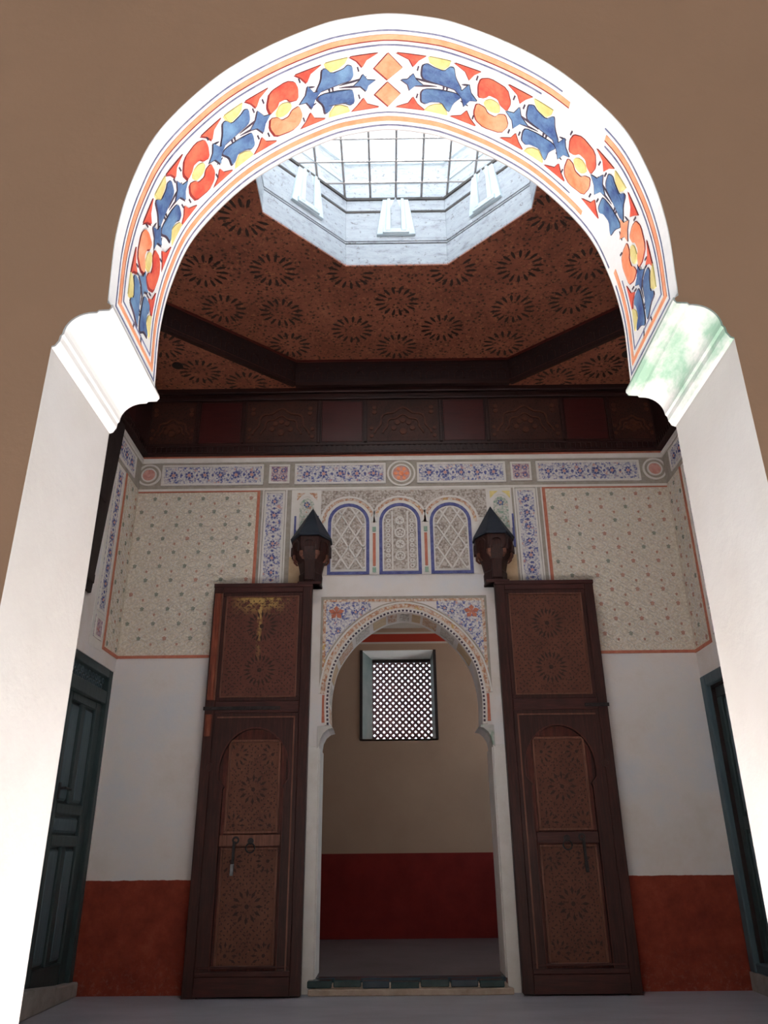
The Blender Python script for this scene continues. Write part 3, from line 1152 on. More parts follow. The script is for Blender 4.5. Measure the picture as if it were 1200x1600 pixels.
for sg, ux in ((-1, AZ0 + .045), (1, AZ1 - .045)):
    # spandrel
    C1 = [(AX2 + sg * x, z) for x, z in offset(SML, .118)]
    C1 = [p for p in C1 if abs(p[0] - AX2) < abs(ux - AX2) - .004 and abs(p[0] - AX2) > .30 and p[1] > 2.5]
    P = [(ux, C1[-1][1])] + C1[::-1] + [(C1[0][0], AT - .05), (ux, AT - .05)]
    m = MB()
    m.prism(P, .001, .009, FB)
    o = m.build('spandrel', M['arab'], wall_back)
    fx, fz = ux - sg * .10, AT - .155
    m = MB()
    for q in range(5):
        a = PI / 2 + q * 2 * PI / 5
        m.prism([(fx, fz), (fx + .05 * cos(a - .5), fz + .045 * sin(a - .5)), (fx + .075 * cos(a), fz + .065 * sin(a)), (fx + .05 * cos(a + .5), fz + .045 * sin(a + .5))], .006, .018, FB)
    m.build('orange_blossom', M['redline'], o)
    for du, dv in ((.20, .03), (.04, .21), (.27, .0)):
        place(BLOSSOM, 'blossom', fx - sg * (du - .02), fz + .035 - dv + .0, .009, FB, o, 0, .6)
    m = MB()
    m.rect(ux - sg * .0 - .016, ux + .016, 2.06, 2.30, .002, .014, FB)
    m.build('red_bar', M['redline'], wall_back)
# painted cells on the underside of the doorway arch
for i, k in enumerate(range(6, 110, 9)):
    A = both(SML, AX2)
    if k + 8 >= len(A):
        break
    seg = A[k:k + 8]
    cen = (AX2, 2.3)
    inn = [(u + (cen[0] - u) * .006, v + (cen[1] - v) * .006) for u, v in seg]
    m = MB()
    m.strip(seg, inn, -.28, -.03, FB)
    m.build('soffit_cell', M['arab_terra' if i % 3 == 0 else ('arab_pale' if i % 3 == 1 else 'beige')], wall_back)

# ---------------------------------------------------------------- alcove behind the doorway
def boxobj(name, dims, mat, label, cat):
    b = MB()
    b.box(*dims)
    o = b.build(name, mat)
    return tag(o, label, cat, kind='structure')


b = MB()
b.prism([(DL + .002, 7.04), (DR - .002, 7.04), (DR - .002, 7.37), (2.6, 7.37), (2.6, 10.3), (-1.9, 10.3), (-1.9, 7.37), (DL + .002, 7.37)], -.1, .10, UP)
tag(b.build('floor_alcove', M['floor_dark']), 'raised grey floor of the alcove behind the doorway', 'floor', kind='structure')
b = MB()
WX0, WX1, WZ0, WZ1 = -.385, .605, 2.30, 3.425
for u0, u1, v0, v1 in ((-1.9, WX0, .1, 3.78), (WX1, 2.6, .1, 3.78), (WX0, WX1, .1, WZ0), (WX0, WX1, WZ1, 3.78)):
    b.box(u0, u1, 10.0, 10.45, v0, v1)
wall_alcove = b.build('wall_alcove_back', M['alcove'])
tag(wall_alcove, 'dim tan alcove wall with red dado below the lattice window', 'wall', kind='structure')
boxobj('wall_alcove_left', (-2.2, -1.9, 7.34, 10.45, .0, 3.78), M['alcove'], 'left wall of the alcove out of sight past the doorway', 'wall')
b = MB()
for y0, y1, z0, z1 in ((7.34, 8.0, 0, 3.78), (9.4, 10.45, 0, 3.78), (8.0, 9.4, 3.0, 3.78), (8.0, 9.4, 0, 1.2)):  # leaves an unseen opening, added so light enters from the right
    b.box(2.6, 2.9, y0, y1, z0, z1)
tag(b.build('wall_alcove_right', M['alcove']), 'right wall of the alcove with an opening added to light the alcove, out of sight past the doorway', 'wall', kind='structure')
boxobj('ceiling_alcove', (-2.2, 2.9, 7.34, 10.45, 3.72, 3.95), M['alc_ceil'], 'plain plaster ceiling of the alcove above a red stripe', 'ceiling')

win = empty('window_2', (.11, 10.0, WZ0))
tag(win, 'small lattice window with grey green jambs in the alcove wall', 'window', kind='structure')
wl = lambda u, v, d: (u - .11, d, v - WZ0)     # local: d goes outwards through the wall
m = MB()
m.prism([(WX0 + .035, 0.0), (WX0 + .16, .30), (WX0 + .10, .30), (WX0 + .0, 0.0)], WZ0, WZ1, lambda u, v, d: (u - .11, v, d - WZ0))
m.build('window_jamb', M['win_green'], win)
m = MB()
m.prism([(WX1 - .035, 0.0), (WX1 - .06, .30), (WX1 - .0, .30), (WX1 - .0, 0.0)], WZ0, WZ1, lambda u, v, d: (u - .11, v, d - WZ0))
m.build('window_jamb', M['win_green'], win)
m = MB()
m.prism([(0.0, WZ1), (0.0, WZ1 - .012), (.30, WZ1 - .06), (.30, WZ1)], WX0 + .02, WX1 - .02, lambda u, v, d: (d - .11, u, v - WZ0))
m.build('lintel', M['win_white'], win)
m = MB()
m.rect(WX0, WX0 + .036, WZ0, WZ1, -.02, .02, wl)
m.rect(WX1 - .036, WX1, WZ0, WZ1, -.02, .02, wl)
m.build('shadow_gap', M['black'], win)  # dark strips paint the shadow gaps beside the jambs
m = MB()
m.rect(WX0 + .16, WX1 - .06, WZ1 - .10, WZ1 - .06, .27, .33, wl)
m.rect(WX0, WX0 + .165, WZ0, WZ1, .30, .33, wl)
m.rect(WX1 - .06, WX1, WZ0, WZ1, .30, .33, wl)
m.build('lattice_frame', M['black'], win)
m = MB()
lx0, lx1, lz0, lz1 = WX0 + .14, WX1 - .05, WZ0 - .0, WZ1 - .06
p = .082
for sg in (-1, 1):
    i = -30
    while i < 40:
        c = i * p
        # line u + sg*v = c clipped to the opening
        pts = []
        for v in (lz0, lz1):
            u = lx0 + c - sg * (v - lz0)
            pts.append((u, v))
        (ua, va), (ub, vb) = pts
        # clip in u
        if ua > ub:
            ua, va, ub, vb = ub, vb, ua, va
        if ub > lx0 and ua < lx1:
            if ua < lx0:
                va += (vb - va) * (lx0 - ua) / (ub - ua)
                ua = lx0
            if ub > lx1:
                vb = va + (vb - va) * (lx1 - ua) / (ub - ua)
                ub = lx1
            if ub - ua > .03:
                h = .0235
                m.strip([(ua, va - h), (ub, vb - h)], [(ua, va + h), (ub, vb + h)], .285 if sg > 0 else .297, .297 if sg > 0 else .309, wl)
        i += 1
m.build('lattice', M['lattice'], win)
boxobj('wall_alcove_sill', (WX0, WX1, 10.0, 10.45, WZ0 - .02, WZ0 + .002), M['alcove'], 'plaster sill of the small lattice window', 'sill')

# threshold step of the doorway
step = empty('trim_threshold', (.14, 6.93, 0))
tag(step, 'low mortar step edged with dark green glazed tiles in the doorway', 'step', kind='structure')
m = MB()
m.prism([(-.80, -.02), (-.3, -.035), (.1, -.03), (.5, -.04), (.79, -.02), (.75, .09), (-.76, .09)], 0, .045, UP)
m.box(-.745, .745, .0, .10, .04, .075)
m.build('mortar_bed', M['mortar'], step, 0.006)
x = -.805
for i in range(7):
    w = random.uniform(.205, .222) if i not in (0, 6) else .19
    dz = random.uniform(-.008, .010)
    m = MB()
    m.box(x, x + w, -.012 + random.uniform(-.008, .008), .13, .048 + dz, .096 + dz)
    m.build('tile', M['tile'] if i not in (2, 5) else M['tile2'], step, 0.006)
    x += w + .013
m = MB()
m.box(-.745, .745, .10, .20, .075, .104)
m.build('tile_edge', M['tile2'], step, 0.004)  # blue reflection on the glazed tops put into this strip's colour

# ---------------------------------------------------------------- ceiling, beams and lantern
def octa(cx, cy, hx, hy, a, c):
    """octagon: half sizes hx, hy; a half length of the front/back sides, c half length of the lateral sides"""
    return [(cx - a, cy + hy), (cx + a, cy + hy), (cx + hx, cy + c), (cx + hx, cy - c), (cx + a, cy - hy), (cx - a, cy - hy), (cx - hx, cy - c), (cx - hx, cy + c)]


BIGO = octa(.17, 4.31, 2.62, 2.52, 1.115, 1.20)
LCX, LCY, LAP = .106, 4.305, 1.095
LH = LAP * math.tan(PI / 8)
LO = octa(LCX, LCY, LAP, LAP, LH, LH)

ceiling = MB()
# closed roof slab with the octagonal hole
n = 8
OUT = octa(.15, 4.31, 3.2, 3.25, 3.2, 3.25)
HOLE = octa(LCX, LCY, LAP + .05, LAP + .05, (LAP + .05) * math.tan(PI / 8), (LAP + .05) * math.tan(PI / 8))
ceiling.strip([(-3.0, 7.55), (3.3, 7.55), (3.3, 7.55), (3.3, 1.30), (3.3, 1.30), (-3.0, 1.30), (-3.0, 1.30), (-3.0, 7.55)], HOLE, 5.80, 6.0, UP, 0, True)
ceiling = ceiling.build('ceiling', M['stone'])
tag(ceiling, 'painted dark red octagonal wooden ceiling round the skylight lantern', 'ceiling', kind='structure')

# ceiling boards: strips of the octagon running across the room
ring = bmesh.new()
vo = [ring.verts.new((x, y, ZC2)) for x, y in BIGO]
vi = [ring.verts.new((x, y, ZC2)) for x, y in LO]
for i in range(8):
    j = (i + 1) % 8
    ring.faces.new((vo[i], vo[j], vi[j], vi[i]))
tmp = bpy.data.meshes.new('t')
ring.to_mesh(tmp)
ring.free()
edges = [1.79, 2.25, 2.72, 3.2, 3.66, 4.1, 4.52, 4.95, 5.34, 5.70, 6.08, 6.46, 6.84]
for a, c in zip(edges[:-1], edges[1:]):
    q = bmesh.new()
    q.from_mesh(tmp)
    for y, cl in ((a + .0012, 'inner'), (c - .0012, 'outer')):
        bmesh.ops.bisect_plane(q, geom=q.verts[:] + q.edges[:] + q.faces[:], plane_co=(0, y, 0), plane_no=(0, 1, 0),
                               clear_inner=cl == 'inner', clear_outer=cl == 'outer')
    if not q.faces:
        q.free()
        continue
    dz = random.uniform(0, .004)
    r = bmesh.ops.extrude_face_region(q, geom=q.faces[:])
    for v in r['geom']:
        if isinstance(v, bmesh.types.BMVert):
            v.co.z += .03
    for v in q.verts:
        v.co.z += dz
    bmesh.ops.recalc_face_normals(q, faces=q.faces)
    me = bpy.data.meshes.new('ceiling_board')
    q.to_mesh(me)
    q.free()
    me.materials.append(M['ceil'])
    link(me, 'ceiling_board', ceiling)


def off_lantern(x, y):
    dx, dy = abs(x - LCX), abs(y - LCY)
    return max(dx, dy, (dx + dy) / math.sqrt(2)) > LAP + .012


def rosette_mesh(R, n, at=None):
    m = MB()
    dn = lambda u, v, d: (u, v, -d)
    for i in range(n):
        a = 2 * PI * i / n
        r0, r1, w = .50 * R, R, .066 * R
        P = [(r0, 0), (r0 + .3 * (r1 - r0), -w * .8), (r0 + .75 * (r1 - r0), -w), (r1, 0), (r0 + .75 * (r1 - r0), w), (r0 + .3 * (r1 - r0), w * .8)]
        Q = [(x * cos(a) - y * sin(a), x * sin(a) + y * cos(a)) for x, y in P]
        if at is None or all(off_lantern(at[0] + x, at[1] + y) for x, y in Q):
            m.prism(Q, 0, .002, dn)
    return m.mesh('painted_rosette', M['petal'])


ROS = rosette_mesh(.215, 16)
for x, y in [(-1.61, 5.44), (-1.0, 5.44), (-.31, 5.49), (.61, 5.47), (1.20, 5.43), (1.81, 5.41), (.11, 5.89), (-1.0, 6.03), (-1.54, 5.96), (1.22, 6.02), (1.76, 5.90),
             (-.33, 6.31), (.56, 6.30), (-.98, 6.55), (.11, 6.60), (1.21, 6.57), (-1.15, 4.81), (1.37, 4.80), (-1.7, 4.8), (1.95, 4.8), (-2.1, 5.1), (2.3, 5.1),
             (-1.15, 3.8), (1.37, 3.8), (-1.0, 3.17), (1.2, 3.17), (-.31, 3.1), (.61, 3.1), (-1.6, 3.2), (1.8, 3.2)]:
    # the lantern hole cuts into a few of them
    rt = random.uniform(0, .3)
    if math.hypot(x - LCX, y - LCY) < LAP + .33:
        link(rosette_mesh(.215, 16, (x, y)), 'painted_rosette', ceiling, loc=(x, y, ZC2 + .001))
    else:
        link(ROS, 'painted_rosette', ceiling, loc=(x, y, ZC2 + .001), rot=(0, 0, rt))
# corner panels
for sx in (-1, 1):
    for sy in (-1, 1):
        x1 = XL if sx < 0 else XR
        y1 = YB if sy > 0 else YF1
        k = {(-1, 1): (0, 7), (1, 1): (1, 2), (1, -1): (4, 3), (-1, -1): (5, 6)}[(sx, sy)]
        p0, p1 = BIGO[k[0]], BIGO[k[1]]
        m = MB()
        m.prism([(p0[0], y1), p0, p1, (x1, p1[1]), (x1, y1)], ZC1, ZC1 + .03, UP)
        o = m.build('corner_panel', M['ceil'], ceiling)
        if sy > 0:
            for dx, dy in ((.62, -.50), (.36, -.95), (1.05, -.28)):
                link(ROS, 'painted_rosette', o, loc=(x1 - sx * dx, y1 + dy + .08, ZC1 + .001))
            m = MB()
            m.disc(x1 - sx * .42, 6.46 if sx < 0 else 6.36, .055, 0, .012, lambda u, v, d: (u, v, ZC1 - d), 16)
            m.build('round_boss', M['knot'], o)
# beams round the octagon
for i in range(8):
    j = (i + 1) % 8
    p, q = Vector(BIGO[i]), Vector(BIGO[j])
    cen = Vector((.17, 4.31))
    t = (q - p).normalized()
    nn = Vector((-t.y, t.x))
    if nn.dot(cen - p) < 0:
        nn = -nn
    L = (q - p).length
    fr = lambda u, v, d: (p.x + t.x * u + nn.x * d, p.y + t.y * u + nn.y * d, v)
    m = MB()
    m.rect(0, L, ZC1 - .012, ZC2 + .005, -.05, .0, fr)
    o = m.build('octagon_beam', M['beam'], ceiling)
    m = MB()
    m.rect(0, L, ZC2 - .022, ZC2 + .003, -.001, .014, fr)
    m.build('red_moulding', M['red_mould'], o)
    m = MB()
    m.rect(0, L, ZC1 - .020, ZC1 + .016, -.03, .012, fr)
    m.build('beam_moulding', M['frieze'], o)
    if i in (0, 1, 7):
        m = MB()
        k = int(L / .14)
        for a in range(k):
            u = (a + .5) * L / k
            m.strip(archpoly(u, .038, ZC1 + .05, ZC1 + .11, 8), archpoly(u, .052, ZC1 + .05, ZC1 + .11, 8), -.001, .006, fr)
            m.disc(u, ZC1 + .20, .018, -.001, .005, fr, 8)
        m.build('beam_carving', M['frieze'], o)

# cornice (dark carved frieze) on three walls
def cornice(name, fr, u0, u1, panels, label):
    root = MB()
    root.rect(u0, u1, 4.722, 5.50, 0, .045, fr)
    root = root.build(name, M['frieze'])
    tag(root, label, 'cornice', kind='structure')
    m = MB()
    m.rect(u0, u1, 5.36, 5.385, .04, .075, fr)
    m.rect(u0, u1, 5.385, 5.43, .04, .060, fr)
    m.rect(u0, u1, 5.43, 5.50, .04, .10, fr)
    m.build('top_moulding', M['frieze'], root, .006)
    m = MB()
    m.rect(u0, u1, 4.815, 4.84, .04, .062, fr)
    m.rect(u0, u1, 4.722, 4.745, .04, .07, fr)
    m.build('bottom_moulding', M['frieze'], root, .004)
    m = MB()
    n = int((u1 - u0) / .052)
    for i in range(n):
        u = u0 + (i + .5) * (u1 - u0) / n
        m.rect(u - .013, u + .013, 4.75, 4.81, .04, .062, fr)
    m.build('dentil', M['frieze'], root, kind='stuff')
    for a, c, kind in panels:
        m = MB()
        if kind == 'red':
            m.rect(a, c, 4.86, 5.34, .04, .052, fr)
            m.build('plain_panel', M['frieze_red'], root, .004)
            continue
        m.rect(a, c, 4.86, 5.34, .04, .050, fr)
        o = m.build('carved_panel', M['frieze_carve'], root)
        mid, w = (a + c) / 2, (c - a) / 2
        m = MB()
        for s, th in ((.78, .018), (.56, .014)):
            lob = []
            lob2 = []
            for i in range(25):
                q = PI * i / 24
                rr = w * s * (1 + .07 * cos(8 * q))
                lob.append((mid - rr * cos(q), 4.95 + rr * 1.05 * sin(q)))
                lob2.append((mid - (rr - th) * cos(q), 4.95 + (rr - th) * 1.05 * sin(q)))
            m.strip(lob, lob2, .048, .060, fr)
        m.build('carved_arch', M['frieze_orange'], o)
        m = MB()
        for i in range(5):
            q = PI * (i + .5) / 5
            m.disc(mid - w * .28 * cos(q), 4.97 + w * .36 * sin(q), .028, .048, .058, fr, 8)
        m.disc(mid, 4.97, .035, .048, .060, fr, 10)
        for sg in (-1, 1):
            for dv in (.0, .09):
                m.disc(mid + sg * w * .82, 5.22 + dv * .6 - .02, .024, .048, .058, fr, 8)
                m.disc(mid + sg * w * .90, 4.92 + dv, .020, .048, .058, fr, 8)
        m.build('carved_flower', M['frieze_orange'], o)
        for u in (a - .03, c + .03):
            m = MB()
            m.rect(u - .016, u + .016, 4.85, 5.35, .04, .062, fr)
            m.build('panel_stile', M['frieze'], root, .004)
    return root


pan = []
for k in range(-2, 3):
    c = .17 + 1.26 * k
    pan.append((max(c - .36, XL + .06), min(c + .36, XR - .06), 'carve'))
    if k < 2:
        pan.append((c + .42, c + .84, 'red'))
cornice('trim_1', FB, XL, XR, pan, 'dark carved wooden cornice along the top of the back wall')
ps = [(a, a + .62, 'carve') for a in (1.8, 3.0, 4.2, 5.4)] + [(a + .72, a + 1.10, 'red') for a in (1.8, 3.0, 4.2, 5.4)]
cornice('trim_2', FL, YF1, YB - .05, ps, 'dark carved wooden cornice along the top of the left wall')
cornice('trim_3', FR, YF1, YB - .05, ps, 'dark carved wooden cornice along the top of the right wall')

# skylight lantern
lan = empty('window_1', (LCX, LCY, 5.76))
tag(lan, 'octagonal whitewashed skylight lantern with an iron grille', 'skylight', kind='structure')


def side_frame(i, ap, z0):
    a = PI / 2 - i * PI / 4
    n_ = Vector((cos(a), sin(a)))
    t_ = Vector((-sin(a), cos(a)))
    return lambda u, v, d: (n_.x * (ap - d) + t_.x * u, n_.y * (ap - d) + t_.y * u, v + z0)


T8 = math.tan(PI / 8)
PL = {}
for i in range(8):
    f = side_frame(i, LAP, 0)

    def trap(v0, v1, d0, d1, mi=0, mb=None):
        # board mitred at both ends
        A = [((LAP - d0) * T8, d0), ((LAP - d1) * T8, d1)]
        r = []
        mb.loft([[f(-A[0][0], v0, d0), f(A[0][0], v0, d0), f(A[1][0], v0, d1), f(-A[1][0], v0, d1)],
                 [f(-A[0][0], v1, d0), f(A[0][0], v1, d0), f(A[1][0], v1, d1), f(-A[1][0], v1, d1)]], mi)

    m = MB(); trap(.022, .262, -.06, .0, 0, m)
    m.build('lower_board', M['lantern'], lan, .003)
    m = MB(); trap(.262, .285, -.08, -.02, 0, m)
    m.build('groove', M['lantern_d'], lan)
    m = MB(); trap(.285, .80, -.07, -.012, 0, m)
    up = m.build('upper_board', M['lantern'], lan, .003)
    m = MB(); trap(.655, .775, -.03, .004, 0, m)
    m.build('top_rail', M['lantern'], up, .003)
    m = MB(); trap(.640, .655, -.03, -.006, 0, m)
    m.build('rail_groove', M['lantern_d'], up)
    m = MB(); trap(.30, .335, -.03, -.002, 0, m)
    m.build('bottom_rail', M['lantern'], up, .003)
    m = MB(); trap(.775, .80, -.06, .018, 0, m)
    m.build('ledge', M['lantern_d'], lan)
    # tapering ornament with a pointed slot
    m = MB()
    m.prism([(-.175, .36), (.175, .36), (.118, .775), (-.118, .775)], -.015, .018, f, 0)
    orn = m.build('slot_ornament', M['lantern_l'], up, .004)
    m = MB()
    m.prism([(-.095, .385), (-.048, .385), (-.048, .77), (-.075, .77)], .014, .040, f)
    m.prism([(.095, .385), (.048, .385), (.048, .77), (.075, .77)], .014, .040, f)
    m.rect(-.12, .12, .365, .415, .014, .036, f)
    m.build('slot_frame', M['lantern_l'], orn, .004)
    m = MB()
    m.prism([(-.046, .415), (.046, .415), (.046, .66), (0, .80), (-.046, .66)], .010, .024, f)
    m.build('pointed_slot', M['lantern'], orn)
    # drum above the grille
    m = MB(); trap(.80, 1.36, -.10, -.045, 0, m)
    dr = m.build('drum_board', M['lantern'], lan)
    m = MB(); trap(1.03, 1.06, -.05, -.03, 0, m)
    trap(1.27, 1.34, -.05, -.02, 0, m)
    m.build('drum_moulding', M['lantern_l'], dr)
# iron grille lying on the ledge
for k in range(-4, 5):
    x = k * .236 + .005
    half = min(LAP + .03, (LAP + .03) * (1 + T8) - abs(x) - .0)
    half = min(half, LAP + .03)
    m = MB()
    m.tube([(x, -half, .812), (x, half, .812)], .011, 6)
    m.build('grille_bar', M['grille'], lan)
    m = MB()
    m.tube([(-half, x - .04, .806), (half, x - .04, .806)], .009, 6)
    m.build('grille_bar', M['grille'], lan)

# ---------------------------------------------------------------- the two open door leaves
def inlay(u0, u1, v0, v1, stars, fr, d, mb):
    """ring rosettes with lozenges scattered between them"""
    for (cu, cv, R, n) in stars:
        for i in range(n):
            a = 2 * PI * i / n
            r0, r1, w = .50 * R, R, min(.16 * R, 2.2 * R / n)
            P = [(r0, 0), ((r0 + r1) / 2, -w * .6), (r1, 0), ((r0 + r1) / 2, w * .6)]
            Q = [(cu + x * cos(a) - y * sin(a), cv + x * sin(a) + y * cos(a)) for x, y in P]
            if all(u0 < x < u1 and v0 < y < v1 for x, y in Q):
                mb.prism(Q, d, d + .003, fr)
        mb.disc(cu, cv, .14 * R, d, d + .003, fr, 8)
    st = .052
    k = 0
    v = v0 + .02
    while v < v1 - .015:
        u = u0 + .018 + (st / 2 if k % 2 else 0)
        while u < u1 - .012:
            if all((u - a) ** 2 + (v - c) ** 2 > (R * 1.12) ** 2 for a, c, R, n in stars):
                an = (k * 1.1 + u * 37) % PI
                s = .011
                mb.prism([(u + s * cos(an), v + s * sin(an)), (u + .5 * s * cos(an + PI / 2), v + .5 * s * sin(an + PI / 2)), (u - s * cos(an), v - s * sin(an)), (u - .5 * s * cos(an + PI / 2), v - .5 * s * sin(an + PI / 2))], d, d + .0025, fr)
            u += st
        v += st * .5
        k += 1


def leaf(name, x0, mirror, label, gold):
    W, H = .905, 3.30
    root = empty(name, (x0 + W / 2, 6.875, 0.0))
    tag(root, label, 'door', kind='structure')
    mx = -1 if mirror else 1
    fr = lambda u, v, d: (mx * (u - W / 2), -.035 - d, v)      # d out of the leaf's face towards the room
    cu = .455
    # backing board
    m = MB(); m.rect(.02, W - .02, .02, H - .02, -.07, -.046, fr)
    m.build('backing_board', M['door'], root)
    # frame
    for a, c in ((0, .085), (W - .085, W)):
        m = MB(); m.rect(a, c, .01, H, -.07, .012, fr)
        m.build('stile', M['door'], root, .005)
    if gold:
        m = MB(); m.rect(.012, .070, 2.235, H - .09, .0, .019, fr)
        m.build('worn_edge', M['worn'], root, .004)
        m = MB(); m.rect(.070, .084, 2.235, H - .09, .0, .015, fr)
        m.build('worn_bead', M['bead'], root, .003)
        m = MB(); m.rect(.010, .070, 1.93, 2.115, .0, .018, fr)
        m.build('worn_edge', M['worn'], root, .004)
    for a, c in ((H - .085, H), (2.125, 2.225), (.01, .145)):
        m = MB(); m.rect(.085, W - .085, a, c, -.07, .012 if a > .1 else .018, fr)
        m.build('rail', M['door_h'], root, .005)
    m = MB(); m.rect(-.004, W + .004, H - .035, H + .004, -.07, .02, fr)
    m.build('top_edge', M['door_h'], root, .004)
    # upper carved panel
    pu0, pu1, pv0, pv1 = .125, W - .125, 2.265, 3.185
    m = MB(); m.rect(pu0, pu1, pv0, pv1, -.03, -.004, fr)
    up = m.build('carved_panel', M['carve_gold'] if gold else M['carve_r'], root, label='carved panel with worn yellow paint' if gold else None)
    if gold:
        up.data.materials[0] = M['carve_gold']
    m = MB(); m.frame(.085, W - .085, 2.225, H - .085, .040, -.03, .004, fr, 0)
    m.build('panel_moulding', M['door'], up, .004)
    m = MB(); m.frame(.118, W - .118, 2.258, H - .118, .010, -.01, .010, fr, 0)
    m.build('bead', M['bead'], up, .002)
    m = MB()
    inlay(pu0 + .02, pu1 - .02, pv0 + .02, pv1 - .02, [(cu, 2.90, .15, 20), (cu, 2.50, .15, 20)], fr, -.005, m)
    m.build('star_inlay', M['inlay'], up)
    # lower field: board pierced by a horseshoe arch, wicket behind it
    bu0, bu1, bv0, bv1 = .085, W - .085, .145, 2.125
    ar = []
    hw, neck, vs, va = .285, .255, 1.52, 1.995
    ar = [(cu - neck, bv0 + .02), (cu - neck, vs - .02), (cu - neck + .012, vs)]
    for i in range(21):
        a = -.18 + (PI + .36) * i / 20
        ar.append((cu - (hw + .01) * cos(a) , vs + .12 + (va - vs - .12) * max(sin(a), -.25) * 1.0))
    ar += [(cu + neck - .012, vs), (cu + neck, vs - .02), (cu + neck, bv0 + .02)]
    outer = [(bu0, bv0), (cu - neck, bv0)] + ar + [(cu + neck, bv0), (bu1, bv0), (bu1, bv1), (bu0, bv1)]
    m = MB(); m.prism(outer, -.045, .006, fr)
    bd = m.build('arched_board', M['door'], root, .003)
    m = MB()
    m.strip([(bu0 + .03, bv1 - .03), (bu1 - .03, bv1 - .03)], [(bu0 + .03, bv1 - .042), (bu1 - .03, bv1 - .042)], .002, .012, fr)
    m.strip([(bu1 - .03, bv1 - .03), (bu1 - .03, bv0 + .03)], [(bu1 - .042, bv1 - .03), (bu1 - .042, bv0 + .03)], .002, .012, fr)
    m.build('bead', M['bead'], bd)
    m = MB()
    m.strip([(cu + (u - cu) * 1.0, v) for u, v in ar], [(cu + (u - cu) * 1.025, v + (.010 if v > 1.6 else 0)) for u, v in ar], .002, .010, fr)
    m.build('arch_moulding', M['door_red'], bd)
    # wicket
    m = MB(); m.rect(cu - .27, cu + .27, .17, 1.99, -.050, -.040, fr)
    wk = m.build('wicket', M['door_red'], root, label='small wicket door set in the leaf')
    k = .178
    for v0, v1, nm, stars in ((1.175, 1.885, 'a', [(cu, 1.50, .125, 12), (cu - .15, 1.78, .10, 12), (cu + .15, 1.78, .10, 12), (cu - .15, 1.22, .10, 12), (cu + .15, 1.22, .10, 12)]),
                              (.215, 1.035, 'b', [(cu, .62, .13, 12), (cu - .15, .95, .10, 12), (cu + .15, .95, .10, 12), (cu - .15, .28, .10, 12), (cu + .15, .28, .10, 12)])):
        kk = .215 if nm == 'b' else .205
        m = MB(); m.rect(cu - kk, cu + kk, v0, v1, -.042, -.030, fr)
        pn = m.build('wicket_panel', M['carve_l'] if gold else M['carve_r'], wk)
        m = MB(); m.frame(cu - kk - .018, cu + kk + .018, v0 - .018, v1 + .018, .018, -.042, -.014, fr)
        m.build('wicket_bead', M['bead'], wk, .003)
        m = MB()
        inlay(cu - kk + .005, cu + kk - .005, v0 + .005, v1 - .005, stars, fr, -.0305, m)
        m.build('wicket_inlay', M['inlay'], wk)
        wk_last = pn
    m = MB(); m.rect(cu - .25, cu + .25, 1.062, 1.148, -.042, .009, fr)
    m.build('lock_rail', M['bead'] if gold else M['door_h'], root, .003)
    # iron strap, pivot pin
    m = MB(); m.rect(-.012, .66 if gold else .20, 2.150, 2.180, .008, .020, fr)
    for u in (.05, .2, .35, .5, .62) if gold else (.05, .15):
        m.disc(u, 2.165, .009, .018, .026, fr, 8)
    m.build('iron_strap', M['iron'], root, .003)
    m = MB()
    m.disc(.075, 1.68, .035, .008, .018, fr, 14); m.ring(.075, 1.68, .018, .032, .016, .022, fr, 14)
    m.build('round_stud', M['door'], root)
    # ring knocker
    m = MB()
    m.disc(cu + .01, 1.100, .026, .0, .016, fr, 12)
    ck = m.build('knocker', M['iron'], root)
    m = MB()
    pts = [fr(cu + .01 + .036 * sin(a), 1.085 - .036 + .036 * cos(a), .020) for a in [2 * PI * i / 18 for i in range(19)]]
    m.tube(pts, .007, 6)
    m.build('knocker_ring', M['iron'], ck)
    # hanging bolt
    ub = cu - .125
    m = MB()
    m.ring(ub + .012, 1.108, .014, .030, .002, .014, fr, 14)
    m.prism([(ub - .012, 1.10), (ub + .012, 1.10), (ub + .008, .93), (ub - .012, .93)], .002, .018, fr)
    bt = m.build('bolt', M['iron'], root, .002)
    m = MB()
    m.prism([(ub - .018, .93), (ub + .010, .93), (ub + .006, .845), (ub - .020, .845)], .002, .020, fr)
    m.build('bolt_tip', M['steel'] if gold else M['iron'], bt, .002)
    m = MB(); m.rect(.085, W - .085, .145, .18, -.01, .022, fr)
    m.rect(.10, W - .10, .195, .212, -.02, .010, fr)
    m.build('kick_moulding', M['door_h'], root, .004)
    m = MB(); m.rect(.0, .11, -.0, .012, -.06, .01, fr)
    m.build('foot', M['door_h'], root)
    return root


leaf('door_1', -1.612, False, 'left open leaf of the carved wooden double door, with worn yellow paint on its top panel', True)
leaf('door_2', .985, True, 'right open leaf of the carved wooden double door, with two star rosettes on its top panel', False)

